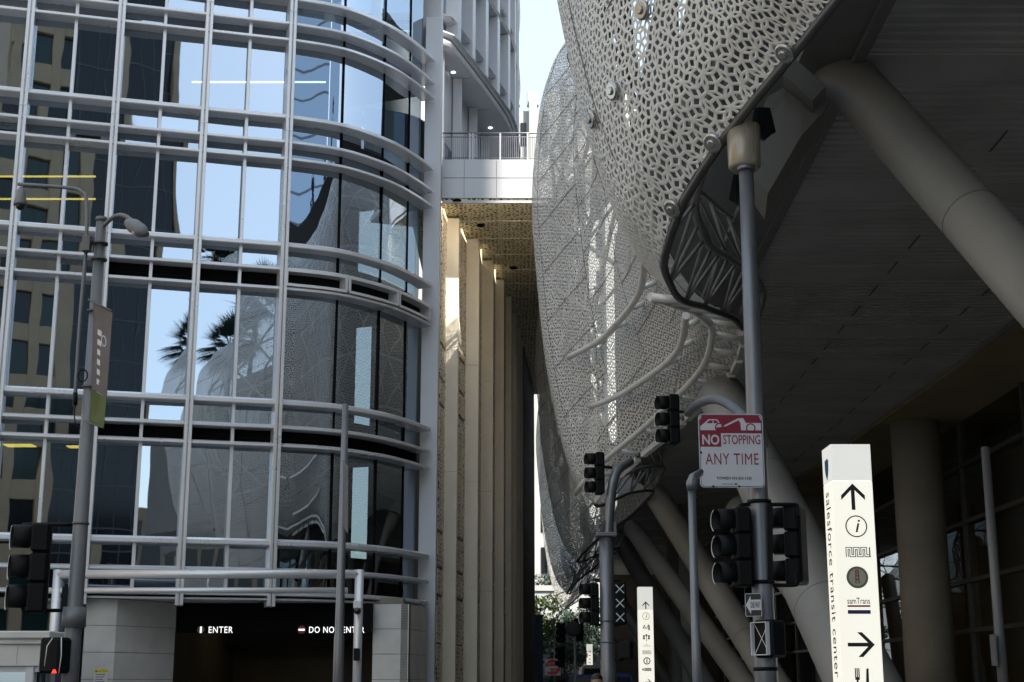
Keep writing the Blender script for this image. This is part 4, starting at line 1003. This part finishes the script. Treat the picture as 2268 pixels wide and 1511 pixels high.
# capped conduit pole beside the sign
CP = 15.0; cx_ = at(1538, 1300, CP).x
cp = thing('capped_pole', 'slim grey pole with elbow cap just below the no stopping sign', 'pole', (cx_, CP, 0))
zc = at(1537, 1075, CP).z; m = MB(); m.path([(cx_, CP, 0), (cx_, CP, zc)], [.055, .04], 16); m.build('pole', M['galv'], cp)
m = MB(); m.path([(cx_, CP, zc-.05), (cx_, CP, zc+.02), (cx_+.02, CP, zc+.08), (cx_+.12, CP+.1, zc+.16)], [.055, .058, .05, .03], 14); m.build('elbow_cap', M['galv'], cp)
# dark poles at the right margin
DP = 22.0; q = at(2198, 1200, DP)
dp = thing('margin_pole', 'bare dull grey pole at the right edge in front of the terminal glass', 'pole', (q.x, DP, 0)); m = MB(); m.path([(q.x, DP, 0), (q.x, DP, at(2180, 992, DP).z)], [.085, .065], 14); m.sphere((q.x, DP, at(2180, 992, DP).z), .065, 12, 6, (1, 1, .3)); m.build('pole', M['polegrey'], dp)
m = MB(); q1 = at(2201, 1440, DP-.1); m.box(q1, (.03, .2, .45)); m.build('sign_plate', M['polegrey'], dp)
# ================================================================== lit wayfinding pylons
def pylon(x, y, H, label, icons, rot=0, main=False):
    t = thing('wayfinding_pylon', label, 'sign pylon', (x, y, .13), 'lit wayfinding pylons'); w = .47
    def fr_front(z=0): return frame((x, y-w/2, .13+z), (1, 0, 0), (0, -1, 0))
    def fr_side(z=0): return frame((x-w/2, y, .13+z), (0, -1, 0), (-1, 0, 0))
    capz = .43 if main else .75
    m = MB(); m.box((x, y, .13+(H-capz)/2), (w, w, H-capz-.005), None, .006); m.build('lit_body', M['lit'], t)
    m = MB(); m.box((x, y, .13+H-capz/2), (w, w, capz), None, .006); m.build('lit_cap', M['litcap'], t)
    return t, fr_front, fr_side
def icon_arrow(m, f, c, s, d):
    ca, sa = {'up': (1, 0), 'right': (0, -1), 'left': (0, 1)}[d]
    P = lambda a, b: (c[0]+a*ca-b*sa, c[1]+a*sa+b*ca)
    m.flat(f, [P(-.07*s, -.5*s), P(.07*s, -.5*s), P(.07*s, .38*s), P(-.07*s, .38*s)], .0042)
    for k in (-1, 1): m.flat(f, [P(0, .52*s), P(k*.46*s, .06*s), P(k*.46*s, -.12*s), P(0, .34*s)], .004+.0003*k)
def icon_i(m, f, c, s):
    m.ring(f, c, .46*s, .05*s); m.text(f, 'i', .85*s, c, shear=.25, bold=.006*s)
def icon_worm(m, f, c, s):
    P = lambda x, y: (c[0]+x*s, c[1]+y*s)
    for off in (-.045, .045):
        pts = [P(-.47-off, -.2)]
        x = -.47; up = True
        for k in range(6):
            x2 = x+.165; o = off if up else -off
            top = .16+off if up else -.16+off
            pts += [P(x-off*(1 if up else -1)*1, top-(.0)), P(x2+off*(1 if up else -1), top)]
            x = x2; up = not up
        m.stroke(f, pts, .034*s)
    m.stroke(f, [P(.53, -.2), P(.53, .2)], .05*s)
pyx = at(1884, 1200, 17)
H1 = at(1890, 985, 16.8).z-.13
t, ff, fsd = pylon(pyx.x, 17, H1, 'tall nearest glowing white pylon with arrows and transit symbols', None, main=True)
def fz(py): return at(1890, py, 16.77).z-.13
F0 = ff()
m = MB(); icon_arrow(m, F0, (0, fz(1101)), .30, 'up'); icon_i(m, F0, (.02, fz(1166)), .26); icon_worm(m, F0, (.02, fz(1223)), .26)
icon_arrow(m, F0, (.0, fz(1428)), .30, 'right'); m.text(F0, 'samTrans', .088, (.0, fz(1331)), bold=.0005, fit=(.26, .07))
zf = fz(1500)
for k in (-1, 0, 1): m.flat(F0, [(-.06+k*.02-.006, zf-.0), (-.06+k*.02+.006, zf), (-.06+k*.02+.006, zf+.1), (-.06+k*.02-.006, zf+.1)])
m.flat(F0, [(-.085, zf-.03), (-.035, zf-.03), (-.035, zf+.0), (-.085, zf+.0)], .0035); m.flat(F0, [(-.07, zf-.3), (-.05, zf-.3), (-.05, zf-.03), (-.07, zf-.03)], .0035)
m.flat(F0, [(.04, zf-.3), (.065, zf-.3), (.07, zf+.1), (.045, zf+.09), (.035, zf-.06)])
sd = fsd(); m.text(sd, 'salesforce transit center', .20, (.0, fz(1290)), rot=-math.pi/2, bold=.001, space=1.12, fit=((fz(1082)-fz(1498)), .235))
m.build('black_print', M['ink'], t)
zc = fz(1279); m = MB(); m.disc(F0, (.0, zc), .125, th=.004); m.build('seal_ring', M['olive'], t)
m = MB(); m.disc(F0, (.0, zc), .098, th=.006); m.build('seal_field', M['khaki'], t)
m = MB()
for k in (-1, 1): m.flat(F0, [(-.002+k*.018-.006, zc-.07), (-.002+k*.018+.006, zc-.07), (-.002+k*.014+.005, zc+.085), (-.002+k*.014-.005, zc+.085)], .0085)
for q in (-.03, .01, .045, .075): m.flat(F0, [(-.02, zc+q), (.016, zc+q), (.016, zc+q+.012), (-.02, zc+q+.012)], .0088)
z1 = fz(1343); m.flat(F0, [(-.13, z1-.008), (.13, z1-.008), (.13, z1+.012), (-.13, z1+.012)], .004); m.build('red_print', M['inkred'], t)
m = MB(); z1 = fz(1357-6); m.flat(F0, [(-.13, z1-.045), (.13, z1-.045), (.13, z1-.002), (-.13, z1-.002)], .004); m.build('navy_print', M['navy'], t)
m = MB(); zb = fz(1030); m.flat(sd, [(-.09, zb+.10), (-.04, zb+.08), (0, zb+.11), (.05, zb+.08), (.09, zb+.09), (.085, zb-.02), (.05, zb-.09), (0, zb-.15), (-.06, zb-.09), (-.09, zb-.02)]); m.build('blue_shape', M['inkblue'], t)
# second pylon
P2 = 48.0; p2 = at(1430, 1400, P2); H2p = at(1430, 1300, P2-.23).z-.13
t2, ff2, _ = pylon(p2.x, P2, H2p, 'glowing white pylon in the middle distance beside the gooseneck pole', None)
F2 = ff2(); g2 = lambda py: at(1430, py, P2-.23).z-.13
m = MB(); icon_arrow(m, F2, (0, g2(1341)), .24, 'up'); icon_i(m, F2, (.0, g2(1365)), .24)
z = g2(1388); m.flat(F2, [(-.12, z-.06), (.12, z-.06), (.12, z-.04), (-.12, z-.04)]); m.stroke(F2, [(-.1, z-.04), (-.06, z+.05), (-.03, z-.04)], .02); m.stroke(F2, [(.02, z-.02), (.09, z+.06)], .02); m.flat(F2, [(.07, z-.12), (.11, z-.12), (.11, z+.05), (.07, z+.05)], .006)
z = g2(1412)
for a, b in ((0, .07), (-.08, .04), (.08, .04), (-.08, -.03), (.08, -.03)): m.disc(F2, (a, z+b), .035, 10)
m.stroke(F2, [(0, z-.12), (0, z+.04)], .016)
z = g2(1430); m.flat(F2, [(-.13, z-.02), (.13, z-.02), (.13, z-.008), (-.13, z-.008)]); m.text(F2, 'AC', .06, (0, z+.03))
icon_worm(m, F2, (0, g2(1445)), .26); m.ring(F2, (0, g2(1464)), .1, .03); m.stroke(F2, [(0, g2(1464)-.06), (0, g2(1464)+.06)], .03)
z = g2(1483); m.flat(F2, [(-.17, z), (-.11, z-.05), (-.11, z+.05)])
for k in (-1, 0, 1): m.flat(F2, [(-.09, z+k*.035-.012), (.14, z+k*.035-.012), (.14, z+k*.035+.012), (-.09, z+k*.035+.012)])
icon_arrow(m, F2, (.03, g2(1511)), .2, 'right'); m.build('black_print', M['ink'], t2)
P3 = 120.0; p3 = at(1306, 1470, P3); t3, ff3, _ = pylon(p3.x, P3, at(1306, 1427, P3).z-.13, 'smallest and farthest glowing white pylon down the street', None)
F3 = ff3(); g3 = lambda py: at(1306, py, P3-.23).z-.13; m = MB(); icon_arrow(m, F3, (0, g3(1443)), .22, 'right'); icon_arrow(m, F3, (0, g3(1486)), .22, 'up')
for py in (1452, 1460, 1468, 1475): m.flat(F3, [(-.08, g3(py)-.03), (.08, g3(py)-.03), (.08, g3(py)+.03), (-.08, g3(py)+.03)])
m.build('black_print', M['ink'], t3)
# ================================================================== far street-level things
def far_pole(name, label, px, pyt, Y, r, mt):
    q = at(px, pyt, Y); t = thing(name, label, 'pole', (q.x, Y, 0)); m = MB(); m.path([(q.x, Y, 0), (q.x, Y, q.z)], [r*1.15, r], 10); m.sphere((q.x, Y, q.z), r, 8, 4, (1, 1, .3)); m.build('pole', mt, t); return t
far_pole('far_pole', 'slim pale grey pole carrying the round do not enter sign', 1227, 1368, 70, .05, M['galv'])
far_pole('far_pole', 'thin dark pole right of the round do not enter sign', 1273, 1405, 62, .06, M['polegrey'])
dn_ = thing('do_not_enter_sign', 'small white square sign with red do not enter disc far down the street', 'sign', at(1224, 1478, 69.8)); q = at(1224, 1478, 69.8); fd = frame(q, (1, 0, 0), (0, -1, 0))
m = MB(); m.flat(fd, rect_round(-.38, .38, -.38, .38, .05), .02); m.build('plate', M['signwhite'], dn_)
m = MB(); m.disc(fd, (0, 0), .36, th=.026); m.build('red_disc', mat('bright_red', (.55, .02, .03), .4, 0, 0), dn_)
m = MB(); m.flat(fd, [(-.27, -.05), (.27, -.05), (.27, .05), (-.27, .05)], .032); m.text(fd, 'DO NOT', .13, (0, .16), th=.033); m.text(fd, 'ENTER', .13, (0, -.16), th=.033); m.build('white_print', M['signwhite'], dn_)
m = MB(); q = at(1213, 1483, 69.7); m.box(q, (.24, .03, .22)); tag(m.build('small_plate', M['signwhite']), 'tiny white plate left of the round do not enter sign', 'sign')
for px, py, Y, lab in ((1242, 1402, 70, 'distant black signal on the slim pale pole'), (1281, 1395, 62, 'distant black signal on the thin dark pole near the crown of the skin'), (1240, 1455, 68, 'low distant black signal above the do not enter sign')):
    signal(px, py, Y, R(-40), .95, lab)
dish = at(1270, 1400, 60); m = MB(); m.sphere(at(1270, 1393, 61), .32, 14, 8, (1, .3, 1)); tag(m.build('round_sign', M['tyre']), 'round dark sign seen from behind atop the thin dark pole', 'sign')
def vehicle(px, Y, w, h, mt, label, cat, name):
    x = at(px, 1500, Y).x; t = thing(name, label, cat, (x, Y, 0))
    m = MB(); prof = [(-w/2, .35), (-w/2+.03, .9), (-w*.42, h*.62), (-w*.36, h*.95), (-w*.25, h), (w*.25, h), (w*.36, h*.95), (w*.42, h*.62), (w/2-.03, .9), (w/2, .35)]
    m.prism([(x+a, Y, z) for a, z in prof], (0, 4.6, 0)); m.build('body', mt, t)
    m = MB(); m.prism([(x-w*.36, Y-.01, h*.63), (x+w*.36, Y-.01, h*.63), (x+w*.31, Y-.01, h*.92), (x-w*.31, Y-.01, h*.92)], (0, .02, 0)); m.build('rear_window', M['tandark'], t)
    for sx in (-1, 1):
        for dy in (.9, 3.7): m = MB(); m.tube((x+sx*(w/2-.12)-.1, Y+dy, .33), (x+sx*(w/2-.12)+.1, Y+dy, .33), .33, 18); m.build('wheel', M['tyre'], t)
        m = MB(); m.box((x+sx*w*.4, Y-.02, .85), (.2, .05, .25), None, .01); m.build('tail_light', M['inkred'], t)
    return t
vehicle(1292, 72, 1.95, 1.98, M['carblue'], 'blue van driving away beside the lit pylons', 'van', 'parked_van')
vehicle(1365, 66, 1.95, 2.0, M['carblue'], 'blue van partly hidden by the gooseneck pole', 'van', 'parked_van')
vehicle(1250, 84, 1.9, 2.1, M['carblack'], 'dark van under the do not enter sign', 'van', 'parked_van')
vehicle(1318, 95, 2.2, 2.7, M['vanwhite'], 'white van behind the blue vans', 'van', 'parked_van')
# person: only the crown of the head reaches into the frame
def person(px, Y, label):
    x = at(px, 1500, Y).x; t = thing('person', label, 'person', (x, Y, .0)); H = 1.73
    sk = [((0, 0, .93), .15), ((0, 0, 1.15), .14), ((0, 0, 1.38), .16), ((0, 0, 1.47), .065), ((0, 0, 1.53), .06), ((0, -.01, 1.63), .10)]
    m = MB(); J = lambda *p: V((x+p[0], Y+p[1], p[2]))
    m.path([J(0, 0, .85), J(0, 0, .98), J(0, 0, 1.15), J(0, 0, 1.34), J(0, 0, 1.44), J(0, 0, 1.48), J(0, 0, 1.53), J(0, -.01, 1.57), J(0, -.01, 1.64), J(0, -.01, 1.70), J(0, -.01, 1.735)], [.14, .165, .15, .19, .13, .062, .058, .085, .098, .075, .02], 20)
    for s_ in (-1, 1):
        m.path([J(s_*.09, 0, .92), J(s_*.1, .02, .5), J(s_*.1, 0, .1), J(s_*.1, -.1, .04), J(s_*.1, -.18, .03)], [.095, .07, .05, .05, .035], 12)
        m.path([J(s_*.17, 0, 1.41), J(s_*.22, .02, 1.12), J(s_*.23, -.05, .86), J(s_*.22, -.07, .78)], [.06, .05, .035, .04], 10)
        for k in range(5): m.path([J(s_*.22+(k-2)*.017, -.07, .79), J(s_*.22+(k-2)*.02, -.085, .71+.01*abs(k-2))], [.011, .008], 6)
        m.sphere(J(s_*.1, -.01, 1.63), .028, 8, 6, (.4, .8, 1))
    m.sphere(J(0, -.11, 1.62), .018, 8, 6); bod = m.build('body', M['skintone'], t)
    m = MB(); m.path([J(0, 0, .5), J(0, 0, .9), J(0, 0, 1.15), J(0, 0, 1.35), J(0, 0, 1.45), J(0, 0, 1.49)], [.2, .19, .175, .205, .15, .075], 20)
    for s_ in (-1, 1): m.path([J(s_*.17, 0, 1.42), J(s_*.225, .02, 1.12), J(s_*.235, -.05, .85)], [.075, .066, .052], 10)
    m.build('coat', M['coat'], t)
    m = MB(); m.sphere(J(0, .012, 1.665), .108, 16, 10, (1, 1.05, .95)); m.build('hair', M['hair'], t); return t
person(1322, 27, 'pedestrian with dark hair whose head just shows at the bottom near the gooseneck pole')
# ================================================================== the street behind the camera (mirrored in the glass), with unseen blockers and reflectors added
sb = thing('stone_office_building', 'tan stone office building across the street, mirrored in the left panes', 'building', (-2, -26, 0))
m = MB(); Hh = 60; fz_ = -26
m.box((-2.2, fz_-6, Hh/2), (10.4, 11.6, Hh))
for i in range(4): x = -6.7+i*3.1; m.box((x, fz_, Hh/2), (1.0, .8, Hh), None, .05)
for k in range(14): m.box((-2.2, fz_+.02, 3.6+k*4.2), (10.3, .6, 1.5), None, .04)
m.build('wall', M['tan'], sb)
for i in range(3):
    for k in range(12):
        x = -5.15+i*3.1; m = MB(); m.box((x, fz_-.16, 5.72+k*4.2-.0), (2.05, .1, 2.65)); m.box((x, fz_-.1, 5.72+k*4.2), (.06, .1, 2.6)); m.build('window', M['teal'] if (i+k) % 3 else M['tandark'], sb)
db = thing('dark_tower', 'dark glass tower mirrored beside the tan building in the podium glass', 'tower', (9.5, -42, 0))
m = MB(); m.box((9.3, -46, 34), (8.0, 8, 68)); m.build('glass_wall', M['towerdark'], db)
m = MB()
for k in range(17): m.box((9.3, -41.97, 2+k*4), (8.04, .06, .14))
for i in range(7): m.box((5.5+i*1.25, -41.96, 34), (.07, .05, 68))
m.build('facade_grid', mat('grid_grey', (.10, .10, .11), .5, .3, .1), db)
m = MB(); m.box((13.0, -41.7, 34), (.5, .5, 68)); m.build('corner_pier', M['tan'], db)
# unseen slabs added to block the sun, with a gap for the fascia
sh = thing('sun_blocker', 'unseen tower slab added to block the sun from the street', 'tower', (76, -54, 0))
PEDGE = 36.35
def pq(p, q): return (.7071*(p+q), .7071*(p-q))
def slab(p0, p1, q, z0, z1, d=6):
    c = [pq(p0, q), pq(p1, q), pq(p1, q+d), pq(p0, q+d)]
    m.prism([(x, y, z0) for x, y in c], (0, 0, z1-z0))
m = MB(); slab(-9, 35.55, 92, 0, 136.0); slab(-9, 36.35, 92, 136.0, 205); m.build('glass_wall', M['mirrorglass'], sh)  # added blocker, edge stepped to shape the sunlit patch on the fascia
m = MB()
for k in range(50): slab(-9, 35.56, 91.98, 4*k, 4*k+.35, .01)
m.build('floor_line', M['galv'], sh)
sh2 = thing('second_sun_blocker', 'unseen mirror glass slab added to block the sun beside the first blocker', 'tower', (105, -25, 0))
m = MB(); slab(38.6, 77, 92, 0, 215); m.build('glass_wall', M['mirrorglass'], sh2)  # second added sun blocker, leaves a narrow slot of sun between
pw = thing('bounce_building', 'unseen building added far to the left to bounce sunlight into the street', 'building', (-50, 8, 0))  # added reflector, throws sunlight back onto the skin
m = MB(); m.box((-56, 8, 24), (12, 60, 48)); m.build('wall', M['tan'], pw)
m = MB()
for k in range(10):
    for i in range(12): m.box((-49.97, -19+i*4.8, 4+k*4.5), (.1, 2.0, 2.2))
m.build('window', M['tandark'], pw)['kind'] = 'stuff'
lb = thing('horizon_blocker', 'unseen low block added to hide the bright horizon from the glass', 'building', (25, -60, 0))  # added block, keeps the bright horizon out of the mirrored view
m = MB(); m.box((32, -62, 8.5), (56, 8, 17)); m.build('wall', M['tan'], lb)
m = MB()
for k in range(4):
    for i in range(26): m.box((5.5+i*2.1, -57.96, 2.4+k*4), (1.5, .1, 2.6))
m.build('window', M['tandark'], lb)['kind'] = 'stuff'
# palms and cypresses on the roof park
def palm(x, y, z, h, label):
    t = thing('palm_tree', label, 'tree', (x, y, z), 'palms on the roof park'); m = MB()
    m.path([(x, y, z), (x+.1, y, z+h*.5), (x, y, z+h)], [.24, .18, .17], 10); m.build('trunk', M['bark'], t); m = MB()
    for i in range(85):
        a = random.uniform(0, 6.28); el = random.uniform(-1.2, 1.2); L = random.uniform(1.8, 2.5); d = V((math.cos(a)*math.cos(el), math.sin(a)*math.cos(el), math.sin(el)))
        b = V((x, y, z+h)); p1 = b+d*L*.55; sdv = d.cross(V((0, 0, 1))).normalized()
        for k in range(13):
            w = (k-6)/6*1.1; e = p1+(d*math.cos(w)+sdv*math.sin(w))*L*.55+V((0, 0, -.18*abs(w)-.1)); q = sdv*.085
            m.add([p1-q, p1+q, e], [(0, 1, 2)])
        m.add([b-sdv*.03, b+sdv*.03, p1+sdv*.02, p1-sdv*.02], [(0, 1, 2, 3)])
    m.build('crown', M['leafdark'], t)
palm(8.2, -2, 19.2, 7.1, 'tall fan palm on the roof park, mirrored in the middle panes of the podium'); palm(10.1, -2, 19.2, 8.7, 'tallest fan palm, mirrored right of its taller neighbour'); palm(6.3, -1.5, 19.2, 4.5, 'shorter fan palm mirrored low beside the tall palms'); palm(9.3, -3, 19.2, 5.8, 'lowest fan palm mirrored between the two tall palms'); palm(7.5, -3, 19.2, 5.3, 'middle height fan palm mirrored at the left of the palm clump')
def cypress(x, y, z, h, r):
    t = thing('cypress_tree', 'narrow dark cypress on the roof park, mirrored in the curved glass', 'tree', (x, y, z), 'cypresses on the roof park'); m = MB(); m.path([(x, y, z), (x, y, z+h*.9)], [.12, .03], 8); m.build('trunk', M['bark'], t); m = MB()
    for i in range(9): f = i/9; leaves(m, (x, y, z+.6+f*(h-.6)), r*(1-.75*f)+.1, 90, .2, (1, 1, 1.1))
    m.build('crown', M['leafdark'], t)
for x, y, h in ((7.5, 22, 8), (8.5, 26, 10), (9.2, 29, 7), (8.0, 33, 9), (10, 36, 11), (9, 18, 9), (11, 14, 10)): cypress(x, y, 19.2, h, .9)
# ================================================================== world, sun, camera
EL, AZV = 42.0, V((.7071, -.7071, 0))
w = bpy.data.worlds.new('World'); sc.world = w; w.use_nodes = True
N, L = w.node_tree.nodes, w.node_tree.links
sky = N.new('ShaderNodeTexSky'); sky.sky_type = 'NISHITA'; sky.sun_disc = False; sky.sun_elevation = R(EL)
sky.sun_rotation = math.atan2(AZV.x, AZV.y); sky.air_density = 1.0; sky.dust_density = 1.3; sky.ozone_density = 1
bg = N['Background']; bg.inputs['Strength'].default_value = .15; 
mxs = N.new('ShaderNodeMix'); mxs.data_type = 'RGBA'; mxs.inputs[0].default_value = .52; mxs.inputs[7].default_value = (4.0, 4.65, 4.8, 1)   # thin high haze over the blue
L.new(sky.outputs[0], mxs.inputs[6]); L.new(mxs.outputs[2], bg.inputs['Color'])
sl = bpy.data.lights.new('Sun', 'SUN'); sl.energy = 5.0; sl.angle = R(.27); sl.color = (1, .94, .84)
so2 = bpy.data.objects.new('Sun', sl); COL.objects.link(so2)
dirv = V((AZV.x*math.cos(R(EL)), AZV.y*math.cos(R(EL)), math.sin(R(EL)))); so2.rotation_euler = dirv.to_track_quat('Z', 'Y').to_euler()
cd = bpy.data.cameras.new('Camera'); cam = bpy.data.objects.new('Camera', cd); COL.objects.link(cam)
cd.sensor_width = 36; cd.lens = F/2268*36; cd.clip_end = 3000; cam.location = (0, 0, CH); cam.rotation_euler = (math.pi/2+TH, 0, 0); sc.camera = cam
sc.view_settings.view_transform = 'Standard'; sc.view_settings.look = 'None'; sc.view_settings.exposure = 1.12; sc.view_settings.gamma = 1
sc.render.engine = 'CYCLES'; sc.cycles.use_denoising = True; sc.cycles.max_bounces = 8; sc.cycles.transparent_max_bounces = 12; sc.cycles.glossy_bounces = 5
sc.cycles.caustics_reflective = True; sc.cycles.blur_glossy = 1.0; sc.cycles.caustics_refractive = False; sc.cycles.sample_clamp_indirect = 6
